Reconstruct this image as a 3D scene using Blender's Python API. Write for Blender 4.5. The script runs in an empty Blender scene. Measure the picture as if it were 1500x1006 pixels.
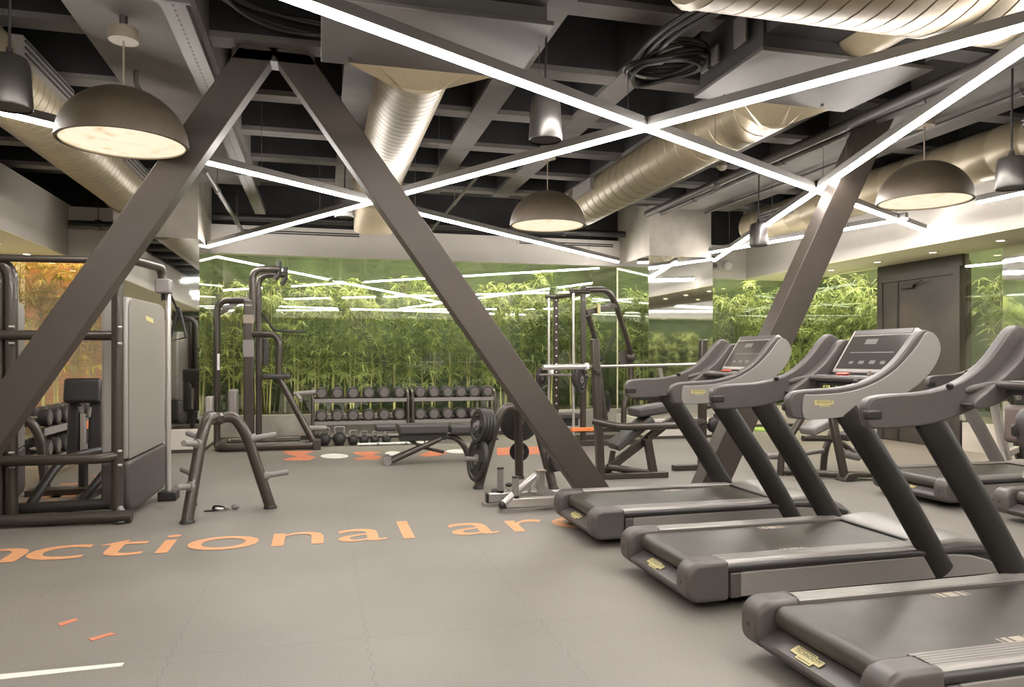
import bpy, bmesh, math, random
from mathutils import Vector, Matrix, Euler

rnd = random.Random(11)
S = bpy.context.scene
COL = S.collection
PI = math.pi
V = Vector

# ------------------------------------------------------------------ camera frame (solved from the room's vanishing points)
FOC, HCAM, HOR = 1090.0, 1.4, 525.0
YAW = math.atan(280 / 1090)
SN, CS = math.sin(YAW), math.cos(YAW)


def ray(px, py):
    u = (px - 750) / FOC
    return (SN + CS * u, CS - SN * u, (HOR - py) / FOC)


def aty(px, py, y):          # point of the plane Y = y
    r = ray(px, py); t = y / r[1]
    return V((r[0] * t, y, HCAM + r[2] * t))


def atx(px, py, x):
    r = ray(px, py); t = x / r[0]
    return V((x, r[1] * t, HCAM + r[2] * t))


def atz(px, py, z=0.0):
    r = ray(px, py); t = (z - HCAM) / r[2]
    return V((r[0] * t, r[1] * t, z))


# ------------------------------------------------------------------ materials
def new_mat(name):
    m = bpy.data.materials.new(name); m.use_nodes = True
    nt = m.node_tree
    return m, nt, nt.nodes['Principled BSDF']


def mat(name, col, rough=0.5, metal=0.0, spec=0.5, coat=0.0, noise=0.0, nscale=6.0, bump=0.0, bscale=80.0, emit=None, estr=0.0):
    m, nt, b = new_mat(name)
    b.inputs['Base Color'].default_value = (*col, 1)
    b.inputs['Roughness'].default_value = rough
    b.inputs['Metallic'].default_value = metal
    b.inputs['Specular IOR Level'].default_value = spec
    b.inputs['Coat Weight'].default_value = coat
    if emit:
        b.inputs['Emission Color'].default_value = (*emit, 1)
        b.inputs['Emission Strength'].default_value = estr
    if noise or bump:
        tc = nt.nodes.new('ShaderNodeTexCoord')
    if noise:
        n = nt.nodes.new('ShaderNodeTexNoise'); n.inputs['Scale'].default_value = nscale
        n.inputs['Detail'].default_value = 6
        r = nt.nodes.new('ShaderNodeValToRGB')
        r.color_ramp.elements[0].position = 0.3; r.color_ramp.elements[1].position = 0.72
        lo = [max(0, c * (1 - noise)) for c in col]; hi = [min(1, c * (1 + noise)) for c in col]
        r.color_ramp.elements[0].color = (*lo, 1); r.color_ramp.elements[1].color = (*hi, 1)
        nt.links.new(tc.outputs['Object'], n.inputs['Vector'])
        nt.links.new(n.outputs['Fac'], r.inputs['Fac'])
        nt.links.new(r.outputs['Color'], b.inputs['Base Color'])
    if bump:
        n2 = nt.nodes.new('ShaderNodeTexNoise'); n2.inputs['Scale'].default_value = bscale
        n2.inputs['Detail'].default_value = 4
        bp = nt.nodes.new('ShaderNodeBump'); bp.inputs['Strength'].default_value = bump
        bp.inputs['Distance'].default_value = 0.01
        nt.links.new(tc.outputs['Object'], n2.inputs['Vector'])
        nt.links.new(n2.outputs['Fac'], bp.inputs['Height'])
        nt.links.new(bp.outputs['Normal'], b.inputs['Normal'])
    return m


def emat(name, col, strength):
    m, nt, b = new_mat(name)
    nt.nodes.remove(b)
    e = nt.nodes.new('ShaderNodeEmission'); e.inputs['Color'].default_value = (*col, 1)
    e.inputs['Strength'].default_value = strength
    nt.links.new(e.outputs[0], nt.nodes['Material Output'].inputs['Surface'])
    return m


M = {}
M['frame'] = mat('brown_grey_frame', (0.058, 0.047, 0.038), 0.36, 0.35, coat=0.15)
M['truss'] = mat('bronze_steel', (0.066, 0.052, 0.042), 0.48, 0.2, noise=0.12, nscale=3)
M['black'] = mat('black_plastic', (0.018, 0.016, 0.015), 0.45)
M['vinyl'] = mat('black_vinyl', (0.035, 0.031, 0.029), 0.38, bump=0.12, bscale=220)
M['pad'] = mat('grey_vinyl', (0.05, 0.046, 0.043), 0.45, bump=0.1, bscale=200)
M['rubber'] = mat('dark_rubber', (0.024, 0.021, 0.019), 0.55, noise=0.15, nscale=30)
M['face'] = mat('dumbbell_face', (0.12, 0.105, 0.096), 0.5)
M['steel'] = mat('brushed_steel', (0.55, 0.52, 0.48), 0.3, 0.9)
M['chrome'] = mat('satin_silver', (0.66, 0.63, 0.60), 0.28, 0.75)
M['peg'] = mat('grey_peg', (0.22, 0.20, 0.19), 0.45)
M['tplastic'] = mat('treadmill_grey_plastic', (0.082, 0.071, 0.067), 0.42, noise=0.06, nscale=12)
M['tcap'] = mat('treadmill_dark_grey', (0.085, 0.073, 0.068), 0.4)
M['tsilver'] = mat('treadmill_silver_panel', (0.262, 0.24, 0.225), 0.42, 0.15)
M['thood'] = mat('treadmill_hood', (0.235, 0.215, 0.20), 0.38, 0.1)
M['trail'] = mat('ribbed_aluminium', (0.27, 0.25, 0.235), 0.42, 0.6)
M['tpost'] = mat('treadmill_post', (0.014, 0.0115, 0.0095), 0.45)
M['tbelt'] = mat('treadmill_belt', (0.052, 0.045, 0.037), 0.4, noise=0.25, nscale=4)
M['beltmark'] = mat('belt_mark', (0.42, 0.36, 0.29), 0.7)
M['screen'] = mat('dark_screen', (0.055, 0.05, 0.046), 0.14, spec=0.6)
M['icon'] = mat('screen_icon', (0.13, 0.125, 0.12), 0.3)
M['white'] = mat('white_plastic', (0.82, 0.80, 0.77), 0.4)
M['red'] = mat('red_plastic', (0.55, 0.09, 0.06), 0.45)
M['orange'] = mat('orange_plastic', (0.75, 0.22, 0.06), 0.5)
M['badge'] = mat('yellow_badge', (0.56, 0.49, 0.22), 0.4)
M['badge_ink'] = mat('badge_ink', (0.03, 0.025, 0.015), 0.5)
M['shroud'] = mat('shroud_grey', (0.25, 0.228, 0.205), 0.3, 0.05)
M['shroudrim'] = mat('shroud_rim', (0.36, 0.335, 0.31), 0.35, 0.1)
M['concrete'] = mat('pale_concrete', (0.50, 0.46, 0.40), 0.8, noise=0.22, nscale=2.2, bump=0.25, bscale=25)
M['plaster'] = mat('white_plaster', (0.60, 0.56, 0.505), 0.75, noise=0.05, nscale=1.5)
M['soffit'] = mat('olive_soffit', (0.70, 0.66, 0.47), 0.7)  # olive tint stands for green light reflected onto the soffit undersides
M['ceil'] = mat('black_slab', (0.016, 0.015, 0.0155), 0.8, noise=0.4, nscale=3)
M['rib'] = mat('grey_painted_concrete', (0.135, 0.123, 0.114), 0.75, noise=0.35, nscale=1.6, bump=0.3, bscale=12)
M['beam'] = mat('bare_concrete_beam', (0.145, 0.132, 0.12), 0.75, noise=0.3, nscale=1.4, bump=0.3, bscale=12)
M['duct'] = mat('beige_duct', (0.27, 0.222, 0.145), 0.38, 0.25, noise=0.08, nscale=2)
M['acbox'] = mat('ac_casing', (0.095, 0.086, 0.08), 0.5, 0.3, noise=0.12, nscale=2)
M['acdark'] = mat('ac_dark_insulation', (0.022, 0.02, 0.02), 0.7)
M['pipe'] = mat('grey_pipe', (0.10, 0.09, 0.085), 0.45, 0.3)
M['cable'] = mat('black_cable', (0.03, 0.028, 0.028), 0.4)
M['galv'] = mat('galvanised_tray', (0.15, 0.138, 0.127), 0.5, 0.4)
M['trim'] = mat('treadmill_trim', (0.03, 0.026, 0.025), 0.4)
M['bezel'] = mat('display_bezel', (0.37, 0.345, 0.325), 0.4)
M['dome'] = mat('bronze_dome', (0.092, 0.07, 0.047), 0.5, 0.1, noise=0.12, nscale=8)
M['domein'] = mat('cream_dome_rim', (0.62, 0.55, 0.44), 0.5)
M['canopy'] = mat('beige_canopy', (0.27, 0.225, 0.175), 0.5)
M['speaker'] = mat('speaker_black', (0.085, 0.078, 0.073), 0.3, 0.6)
M['grille'] = mat('speaker_grille', (0.03, 0.028, 0.028), 0.6, noise=0.5, nscale=300)
M['mirror'] = mat('mirror', (0.86, 0.88, 0.85), 0.03, 1.0)
M['door'] = mat('dark_bronze_door', (0.055, 0.046, 0.04), 0.5, 0.1, noise=0.15, nscale=3)
M['soil'] = mat('soil', (0.12, 0.09, 0.05), 0.9, noise=0.4, nscale=20)
M['nichewall'] = mat('green_niche_wall', (0.028, 0.04, 0.013), 0.8, noise=0.5, nscale=2.5)
M['culm'] = mat('bamboo_culm', (0.27, 0.245, 0.10), 0.45, noise=0.3, nscale=5)
M['orangepaint'] = mat('orange_floor_paint', (0.60, 0.29, 0.135), 0.6, noise=0.08, nscale=20)
M['redpaint'] = mat('red_orange_floor_paint', (0.56, 0.19, 0.10), 0.6)
M['whitepaint'] = mat('white_floor_paint', (0.68, 0.66, 0.60), 0.6)
M['greenmat'] = mat('green_mat', (0.30, 0.42, 0.10), 0.7)
M['brownpad'] = mat('brown_pad', (0.12, 0.092, 0.08), 0.5)
M['led'] = emat('led_diffuser', (1.0, 0.95, 0.90), 44.0)
M['downlens'] = emat('downlight_lens', (1.0, 0.80, 0.50), 7.0)
M['ledbody'] = mat('led_housing', (0.16, 0.15, 0.14), 0.4, 0.5)


def dome_glow():
    m, nt, b = new_mat('speckled_dome_diffuser')
    tc = nt.nodes.new('ShaderNodeTexCoord')
    n = nt.nodes.new('ShaderNodeTexNoise'); n.inputs['Scale'].default_value = 7; n.inputs['Detail'].default_value = 8
    r = nt.nodes.new('ShaderNodeValToRGB')
    r.color_ramp.elements[0].position = 0.30; r.color_ramp.elements[0].color = (0.62, 0.48, 0.27, 1)
    r.color_ramp.elements[1].position = 0.46; r.color_ramp.elements[1].color = (1.0, 0.86, 0.64, 1)
    nt.links.new(tc.outputs['Object'], n.inputs['Vector']); nt.links.new(n.outputs['Fac'], r.inputs['Fac'])
    nt.links.new(r.outputs['Color'], b.inputs['Emission Color'])
    b.inputs['Emission Strength'].default_value = 0.47
    b.inputs['Base Color'].default_value = (0.7, 0.62, 0.5, 1)
    return m


M['domeglow'] = dome_glow()


def glass_mat():
    m, nt, b = new_mat('reflective_glass')
    nt.nodes.remove(b)
    t = nt.nodes.new('ShaderNodeBsdfTransparent'); t.inputs['Color'].default_value = (0.93, 0.97, 0.90, 1)
    g = nt.nodes.new('ShaderNodeBsdfGlossy'); g.inputs['Roughness'].default_value = 0.015
    g.inputs['Color'].default_value = (0.95, 1.0, 0.93, 1)
    mx = nt.nodes.new('ShaderNodeMixShader')
    lw = nt.nodes.new('ShaderNodeLayerWeight'); lw.inputs['Blend'].default_value = 0.5
    pw = nt.nodes.new('ShaderNodeMath'); pw.operation = 'POWER'; pw.inputs[1].default_value = 5.0
    ad = nt.nodes.new('ShaderNodeMath'); ad.operation = 'MULTIPLY_ADD'; ad.inputs[1].default_value = 0.7; ad.inputs[2].default_value = 0.125
    nt.links.new(lw.outputs['Facing'], pw.inputs[0]); nt.links.new(pw.outputs[0], ad.inputs[0]); nt.links.new(ad.outputs[0], mx.inputs['Fac'])
    nt.links.new(t.outputs[0], mx.inputs[1]); nt.links.new(g.outputs[0], mx.inputs[2])
    nt.links.new(mx.outputs[0], nt.nodes['Material Output'].inputs['Surface'])
    return m


M['glass'] = glass_mat()


def leaf_mat(name, c0, c1):
    m, nt, b = new_mat(name)
    oi = nt.nodes.new('ShaderNodeObjectInfo')
    tc = nt.nodes.new('ShaderNodeTexCoord')
    n = nt.nodes.new('ShaderNodeTexNoise'); n.inputs['Scale'].default_value = 9
    ad = nt.nodes.new('ShaderNodeMath'); ad.operation = 'ADD'
    ml = nt.nodes.new('ShaderNodeMath'); ml.operation = 'MULTIPLY'; ml.inputs[1].default_value = 0.5
    r = nt.nodes.new('ShaderNodeValToRGB')
    r.color_ramp.elements[0].position = 0.25; r.color_ramp.elements[0].color = (*c0, 1)
    r.color_ramp.elements[1].position = 0.85; r.color_ramp.elements[1].color = (*c1, 1)
    nt.links.new(tc.outputs['Object'], n.inputs['Vector'])
    nt.links.new(oi.outputs['Random'], ml.inputs[0])
    nt.links.new(n.outputs['Fac'], ad.inputs[0]); nt.links.new(ml.outputs[0], ad.inputs[1])
    nt.links.new(ad.outputs[0], r.inputs['Fac'])
    nt.links.new(r.outputs['Color'], b.inputs['Base Color'])
    b.inputs['Roughness'].default_value = 0.45
    tr = nt.nodes.new('ShaderNodeBsdfTranslucent'); nt.links.new(r.outputs['Color'], tr.inputs['Color'])
    mx = nt.nodes.new('ShaderNodeMixShader'); mx.inputs['Fac'].default_value = 0.35
    nt.links.new(b.outputs[0], mx.inputs[1]); nt.links.new(tr.outputs[0], mx.inputs[2])
    nt.links.new(mx.outputs[0], nt.nodes['Material Output'].inputs['Surface'])
    return m


M['leaf'] = leaf_mat('bamboo_leaf', (0.05, 0.095, 0.022), (0.35, 0.385, 0.145))
M['leafgold'] = leaf_mat('bamboo_leaf_gold', (0.16, 0.17, 0.03), (0.52, 0.40, 0.09))


def brick_mat():
    m, nt, b = new_mat('orange_brick')
    tc = nt.nodes.new('ShaderNodeTexCoord'); mp = nt.nodes.new('ShaderNodeMapping')
    mp.inputs['Rotation'].default_value = (PI / 2, 0, 0)
    br = nt.nodes.new('ShaderNodeTexBrick')
    br.inputs['Color1'].default_value = (0.42, 0.17, 0.075, 1); br.inputs['Color2'].default_value = (0.33, 0.13, 0.06, 1)
    br.inputs['Mortar'].default_value = (0.2, 0.13, 0.09, 1)
    br.inputs['Scale'].default_value = 1.0; br.inputs['Mortar Size'].default_value = 0.008
    br.inputs['Brick Width'].default_value = 0.26; br.inputs['Row Height'].default_value = 0.085
    nt.links.new(tc.outputs['Object'], mp.inputs['Vector']); nt.links.new(mp.outputs[0], br.inputs['Vector'])
    nt.links.new(br.outputs['Color'], b.inputs['Base Color']); b.inputs['Roughness'].default_value = 0.8
    return m


M['brick'] = brick_mat()


def floor_mat():
    m, nt, b = new_mat('rubber_floor')
    N = nt.nodes.new; L = nt.links.new
    tc = N('ShaderNodeTexCoord')
    sp = N('ShaderNodeTexNoise'); sp.inputs['Scale'].default_value = 180; sp.inputs['Detail'].default_value = 2
    big = N('ShaderNodeTexNoise'); big.inputs['Scale'].default_value = 0.8; big.inputs['Detail'].default_value = 5
    L(tc.outputs['Object'], sp.inputs['Vector']); L(tc.outputs['Object'], big.inputs['Vector'])
    r1 = N('ShaderNodeValToRGB')
    r1.color_ramp.elements[0].position = 0.3; r1.color_ramp.elements[0].color = (0.185, 0.166, 0.145, 1)
    r1.color_ramp.elements[1].position = 0.7; r1.color_ramp.elements[1].color = (0.235, 0.212, 0.186, 1)
    L(big.outputs['Fac'], r1.inputs['Fac'])
    r2 = N('ShaderNodeValToRGB')
    r2.color_ramp.elements[0].position = 0.36; r2.color_ramp.elements[0].color = (0.72, 0.72, 0.72, 1)
    r2.color_ramp.elements[1].position = 0.66; r2.color_ramp.elements[1].color = (1.12, 1.12, 1.12, 1)
    L(sp.outputs['Fac'], r2.inputs['Fac'])
    mu = N('ShaderNodeMix'); mu.data_type = 'RGBA'; mu.blend_type = 'MULTIPLY'; mu.inputs[0].default_value = 1
    L(r1.outputs[0], mu.inputs[6]); L(r2.outputs[0], mu.inputs[7])
    # interlocking tile seams: a grid whose lines step in and out like puzzle teeth
    sep = N('ShaderNodeSeparateXYZ'); L(tc.outputs['Object'], sep.inputs[0])

    def math_(op, a, bv):
        n = N('ShaderNodeMath'); n.operation = op
        if hasattr(a, 'links'):
            L(a, n.inputs[0])
        else:
            n.inputs[0].default_value = a
        if bv is not None:
            if hasattr(bv, 'links'):
                L(bv, n.inputs[1])
            else:
                n.inputs[1].default_value = bv
        return n.outputs[0]

    def seam(u, v, per, off):
        tooth = math_('MULTIPLY', math_('GREATER_THAN', math_('FRACT', math_('MULTIPLY', v, 9.0), None), 0.5), 0.012)
        a = math_('FRACT', math_('DIVIDE', math_('ADD', math_('SUBTRACT', u, off), tooth), per), None)
        return math_('LESS_THAN', math_('ABSOLUTE', math_('SUBTRACT', a, 0.5), None), 0.0018)

    s = math_('MAXIMUM', seam(sep.outputs['X'], sep.outputs['Y'], 0.91, 1.14 - 0.455), seam(sep.outputs['Y'], sep.outputs['X'], 1.0, 3.8 - 0.5))
    sk = math_('MULTIPLY', s, 0.45)
    m2 = N('ShaderNodeMix'); m2.data_type = 'RGBA'
    L(sk, m2.inputs[0]); L(mu.outputs[2], m2.inputs[6]); m2.inputs[7].default_value = (0.06, 0.052, 0.045, 1)
    L(m2.outputs[2], b.inputs['Base Color'])
    b.inputs['Roughness'].default_value = 0.5
    bp = N('ShaderNodeBump'); bp.inputs['Strength'].default_value = 0.15; bp.inputs['Distance'].default_value = 0.004
    L(sp.outputs['Fac'], bp.inputs['Height']); L(bp.outputs[0], b.inputs['Normal'])
    return m


M['floor'] = floor_mat()


# ------------------------------------------------------------------ mesh builder
def fillet(pts, rad, n=6):
    """Round the inner corners of a polyline."""
    pts = [V(p) for p in pts]
    out = [pts[0]]
    for i in range(1, len(pts) - 1):
        p, a, b = pts[i], pts[i - 1], pts[i + 1]
        da, db = (a - p), (b - p)
        d = min(rad, da.length * 0.49, db.length * 0.49)
        A, B = p + da.normalized() * d, p + db.normalized() * d
        for k in range(n + 1):
            t = k / n
            out.append(A * (1 - t) ** 2 + p * 2 * t * (1 - t) + B * t ** 2)
    out.append(pts[-1])
    return out


class MB:
    def __init__(self):
        self.v, self.f = [], []

    def add(self, vs, fs):
        o = len(self.v)
        self.v += [V(p) for p in vs]
        self.f += [tuple(i + o for i in q) for q in fs]
        return self

    def box(self, c, s, rot=None):
        c = V(c); hx, hy, hz = s[0] / 2, s[1] / 2, s[2] / 2
        vs = [V((x, y, z)) for x in (-hx, hx) for y in (-hy, hy) for z in (-hz, hz)]
        if rot is not None:
            R = rot if isinstance(rot, Matrix) else Euler(rot).to_matrix()
            vs = [R @ p for p in vs]
        return self.add([p + c for p in vs], [(0, 1, 3, 2), (4, 6, 7, 5), (0, 4, 5, 1), (2, 3, 7, 6), (0, 2, 6, 4), (1, 5, 7, 3)])

    def bb(self, x0, x1, y0, y1, z0, z1):
        return self.box(((x0 + x1) / 2, (y0 + y1) / 2, (z0 + z1) / 2), (x1 - x0, y1 - y0, z1 - z0))

    def bar(self, a, b, w, h, up=(0, 0, 1)):
        """Rectangular bar from a to b, h along up, w across."""
        a, b = V(a), V(b); d = (b - a).normalized(); u = V(up)
        if abs(d.dot(u)) > 0.99:
            u = V((0, 1, 0))
        s = d.cross(u).normalized(); u = s.cross(d).normalized()
        vs = [p + s * (w / 2 * i) + u * (h / 2 * j) for p in (a, b) for i, j in ((-1, -1), (1, -1), (1, 1), (-1, 1))]
        return self.add(vs, [(3, 2, 1, 0), (4, 5, 6, 7), (0, 1, 5, 4), (1, 2, 6, 5), (2, 3, 7, 6), (3, 0, 4, 7)])

    def tube(self, pts, r, seg=12, caps=True, closed=False, ry=None, up=None):
        pts = [V(p) for p in pts]; n = len(pts)
        rs = r if isinstance(r, (list, tuple)) else [r] * n
        tang = []
        for i in range(n):
            a = pts[i - 1] if (i or closed) else pts[0]
            b = pts[(i + 1) % n] if (i < n - 1 or closed) else pts[-1]
            tang.append((b - a).normalized())
        u = V(up) if up else (V((0, 0, 1)) if abs(tang[0].z) < 0.9 else V((1, 0, 0)))
        vs, fs = [], []
        for i in range(n):
            t = tang[i]
            s = t.cross(u)
            if s.length < 1e-5:
                s = t.orthogonal()
            s.normalize(); u = s.cross(t).normalized()
            k = (ry / rs[i]) if ry else 1.0
            for j in range(seg):
                a = 2 * PI * j / seg
                vs.append(pts[i] + s * math.cos(a) * rs[i] + u * math.sin(a) * rs[i] * k)
        for i in range(n if closed else n - 1):
            i2 = (i + 1) % n
            for j in range(seg):
                j2 = (j + 1) % seg
                fs.append((i * seg + j, i * seg + j2, i2 * seg + j2, i2 * seg + j))
        if caps and not closed:
            fs.append(tuple(range(seg - 1, -1, -1))); fs.append(tuple((n - 1) * seg + j for j in range(seg)))
        return self.add(vs, fs)

    def cyl(self, a, b, r, seg=16):
        return self.tube([a, b], r, seg)

    def lathe(self, prof, origin=(0, 0, 0), axis=(0, 0, 1), seg=32, caps=True):
        """prof: (radius, distance along axis)"""
        o = V(origin); ax = V(axis).normalized()
        e = ax.orthogonal().normalized(); f = ax.cross(e)
        vs, fs, n = [], [], len(prof)
        for r, z in prof:
            for j in range(seg):
                a = 2 * PI * j / seg
                vs.append(o + ax * z + (e * math.cos(a) + f * math.sin(a)) * max(r, 1e-4))
        for i in range(n - 1):
            for j in range(seg):
                j2 = (j + 1) % seg
                fs.append((i * seg + j, i * seg + j2, (i + 1) * seg + j2, (i + 1) * seg + j))
        if caps:
            fs.append(tuple(range(seg - 1, -1, -1))); fs.append(tuple((n - 1) * seg + j for j in range(seg)))
        return self.add(vs, fs)

    def prism(self, poly, a, b, plane='xz'):
        n = len(poly)
        if plane == 'xz':
            P = lambda p, t: (p[0], t, p[1])
        elif plane == 'xy':
            P = lambda p, t: (p[0], p[1], t)
        else:
            P = lambda p, t: (t, p[0], p[1])
        vs = [P(p, a) for p in poly] + [P(p, b) for p in poly]
        fs = [tuple(range(n)), tuple(range(2 * n - 1, n - 1, -1))]
        fs += [(i, i + n, (i + 1) % n + n, (i + 1) % n) for i in range(n)]
        return self.add(vs, fs)

    def sphere(self, c, r, seg=16, rings=8, sc=(1, 1, 1)):
        prof = [(r * math.sin(PI * i / rings), -r * math.cos(PI * i / rings)) for i in range(rings + 1)]
        o = len(self.v)
        self.lathe(prof, (0, 0, 0), (0, 0, 1), seg)
        for i in range(o, len(self.v)):
            p = self.v[i]; self.v[i] = V((p.x * sc[0], p.y * sc[1], p.z * sc[2])) + V(c)
        return self

    def move(self, mtx):
        self.v = [mtx @ p for p in self.v]
        return self

    def build(self, name, m, parent=None, world=False, bevel=0.0, bseg=2, smooth=True, base=True):
        """Link as one mesh object. world: coordinates are the room's, re-based on the parent (or on the mesh's own foot)."""
        org = V((0, 0, 0))
        vs = self.v
        if world and parent is not None:
            org = V(parent.location)
            p = parent.parent
            while p is not None:
                org = org + V(p.location); p = p.parent
            vs = [q - org for q in vs]
        elif parent is None and base:
            xs = [q.x for q in vs]; ys = [q.y for q in vs]; zs = [q.z for q in vs]
            org = V(((min(xs) + max(xs)) / 2, (min(ys) + max(ys)) / 2, min(zs)))
            vs = [q - org for q in vs]
        me = bpy.data.meshes.new(name)
        me.from_pydata([tuple(q) for q in vs], [], self.f)
        bm = bmesh.new(); bm.from_mesh(me)
        bmesh.ops.recalc_face_normals(bm, faces=bm.faces)
        bm.to_mesh(me); bm.free()
        if smooth:
            me.polygons.foreach_set('use_smooth', [True] * len(me.polygons))
            me.set_sharp_from_angle(angle=math.radians(38))
        me.materials.append(M[m] if isinstance(m, str) else m)
        o = bpy.data.objects.new(name, me); COL.objects.link(o)
        if parent is not None:
            o.parent = parent
        elif base:
            o.location = org
        if bevel:
            b = o.modifiers.new('bevel', 'BEVEL'); b.width = bevel; b.segments = bseg
            b.limit_method = 'ANGLE'; b.angle_limit = math.radians(40); b.harden_normals = False
        return o


def tag(o, label, cat, group=None, kind=None):
    o['label'] = label; o['category'] = cat
    if group:
        o['group'] = group
    if kind:
        o['kind'] = kind
    return o


def thing(name, label, cat, loc=(0, 0, 0), rz=0.0, group=None):
    o = bpy.data.objects.new(name, None); COL.objects.link(o)
    o.empty_display_size = 0.1
    o.location = V(loc); o.rotation_euler = (0, 0, rz)
    return tag(o, label, cat, group)


def struct(name, mb, m, bevel=0.0):
    o = mb.build(name, m, base=False, bevel=bevel)
    o['kind'] = 'structure'
    return o


def dup(root, loc, rz=None, label=None, group=None):
    """Copy a thing with its parts and their sub-parts (mesh data shared)."""
    r = root.copy(); COL.objects.link(r); r.location = V(loc)
    if rz is not None:
        r.rotation_euler = (0, 0, rz)
    if label:
        r['label'] = label
    if group:
        r['group'] = group
    for ch in list(root.children):
        c = ch.copy(); COL.objects.link(c); c.parent = r
        for g in list(ch.children):
            d = g.copy(); COL.objects.link(d); d.parent = c
    return r


def text_geo(body, size):
    cu = bpy.data.curves.new('lettering', 'FONT'); cu.body = body; cu.size = size
    cu.resolution_u = 4
    ob = bpy.data.objects.new('lettering', cu); COL.objects.link(ob)
    dg = bpy.context.evaluated_depsgraph_get(); dg.update()
    me = bpy.data.meshes.new_from_object(ob.evaluated_get(dg))
    vs = [v.co.copy() for v in me.vertices]; fs = [tuple(p.vertices) for p in me.polygons]
    bpy.data.objects.remove(ob); bpy.data.meshes.remove(me); bpy.data.curves.remove(cu)
    return vs, fs
# ================================================================== the room
YB, XR, XL, YF = 13.4, 9.5, -5.0, -4.0      # glass line at the far end, right-hand glass line, left wall, wall behind
ZT, ZS, ZC, ZSLAB = 3.17, 3.0, 3.92, 4.45   # top of back glass, soffit underside, beam underside, slab

struct('floor', MB().bb(-6.2, 11.2, YF - 0.4, 15.2, -0.12, 0), 'floor')
struct('ceiling', MB().bb(-6.2, 11.2, YF - 0.4, 15.2, ZSLAB, ZSLAB + 0.12), 'ceil')
PX = [(-5.6, -5.35), (-4.3, -4.05), (-2.98, -2.74), (0.2, 0.5), (1.5, 1.75), (2.58, 2.83), (3.66, 3.9), (4.74, 4.98), (7.6, 7.9), (8.6, 8.9)]
PY = [-3.0, -1.65, -0.3, 1.05, 2.4, 3.75, 5.1, 6.35, 7.6, 8.8, 9.95, 11.1]
# ribs: black painted sides, bare grey undersides
for a, b in PX:
    struct('ceiling_beam', MB().bb(a, b, YF, 11.3, ZC + 0.05, ZSLAB), 'ceil')
    struct('ceiling_beam_underside', MB().bb(a - 0.004, b + 0.004, YF, 11.3, ZC, ZC + 0.05), 'rib')
for y in PY:
    struct('ceiling_beam', MB().bb(-5.4, 9.3, y - 0.1, y + 0.1, ZC + 0.06, ZSLAB), 'ceil')
    struct('ceiling_beam_underside', MB().bb(-5.4, 9.3, y - 0.104, y + 0.104, ZC + 0.01, ZC + 0.06), 'rib')
struct('ceiling_beam', MB().bb(-1.75, -0.85, YF, 11.3, ZC - 0.03, ZSLAB), 'beam')
struct('ceiling_beam', MB().bb(5.75, 6.7, YF, 11.3, ZC - 0.03, ZSLAB), 'beam')
struct('ceiling_beam', MB().bb(-5.4, 9.4, 11.3, 12.1, 4.08, ZSLAB), 'ceil')

# --- far end: white band over the glass, planting box behind it
struct('wall_back', MB().bb(-2.4, 11.1, 14.9, 15.03, 0, ZSLAB), 'nichewall')
struct('wall_back_brick', MB().bb(-5.9, -2.4, 14.7, 14.82, 0, ZSLAB), 'brick')
struct('trim_1', MB().bb(-1.79, 5.57, YB - 0.05, YB + 0.12, ZT, 3.66), 'plaster')
struct('trim_2', MB().bb(6.77, 8.3, YB - 0.05, YB + 0.12, ZS, 3.66), 'plaster')
struct('wall_back_upper', MB().bb(-5, 9.5, YB + 0.05, YB + 0.15, 3.66, ZSLAB), 'ceil')
struct('trim_3', MB().bb(-3.86, -2.95, YB - 0.3, YB + 0.1, ZS, 3.8), 'plaster')
struct('wall_back_planter', MB().bb(-1.79, XR + 0.1, YB - 0.05, YB + 0.1, 0, 0.43), 'concrete')
struct('baseboard_back', MB().bb(-1.77, XR, YB - 0.075, YB - 0.05, 0, 0.07), 'door')
struct('floor_planter_back', MB().bb(-1.8, 11.0, YB + 0.1, 14.9, 0.3, 0.4), 'soil')
struct('floor_planter_side', MB().bb(-5.6, -2.4, YB + 0.1, 14.7, 0.02, 0.1), 'soil')
# --- right-hand side
struct('ceiling_soffit_right', MB().bb(8.3, XR + 0.1, YF, YB + 0.1, ZS + 0.02, ZSLAB), 'plaster')
struct('ceiling_soffit_lining_right', MB().bb(8.3, XR + 0.1, YF, YB + 0.1, ZS, ZS + 0.02), 'soffit')  # thin sheet that carries the painted green reflected light
struct('wall_right', MB().bb(11.0, 11.15, YF, 15.0, 0, ZSLAB), 'nichewall')
struct('wall_right_planter', MB().bb(XR - 0.03, XR + 0.1, 11.06, YB, 0, 0.43), 'concrete')
struct('wall_right_planter_near', MB().bb(XR - 0.03, XR + 0.1, 8.5, 9.28, 0, 0.43), 'concrete')
struct('floor_planter_right', MB().bb(XR + 0.1, 11.0, 8.0, YB + 0.1, 0.3, 0.4), 'soil')
struct('wall_right_mirror', MB().bb(XR - 0.12, XR + 0.1, YF, 8.5, 0, ZS), 'mirror')
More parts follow.
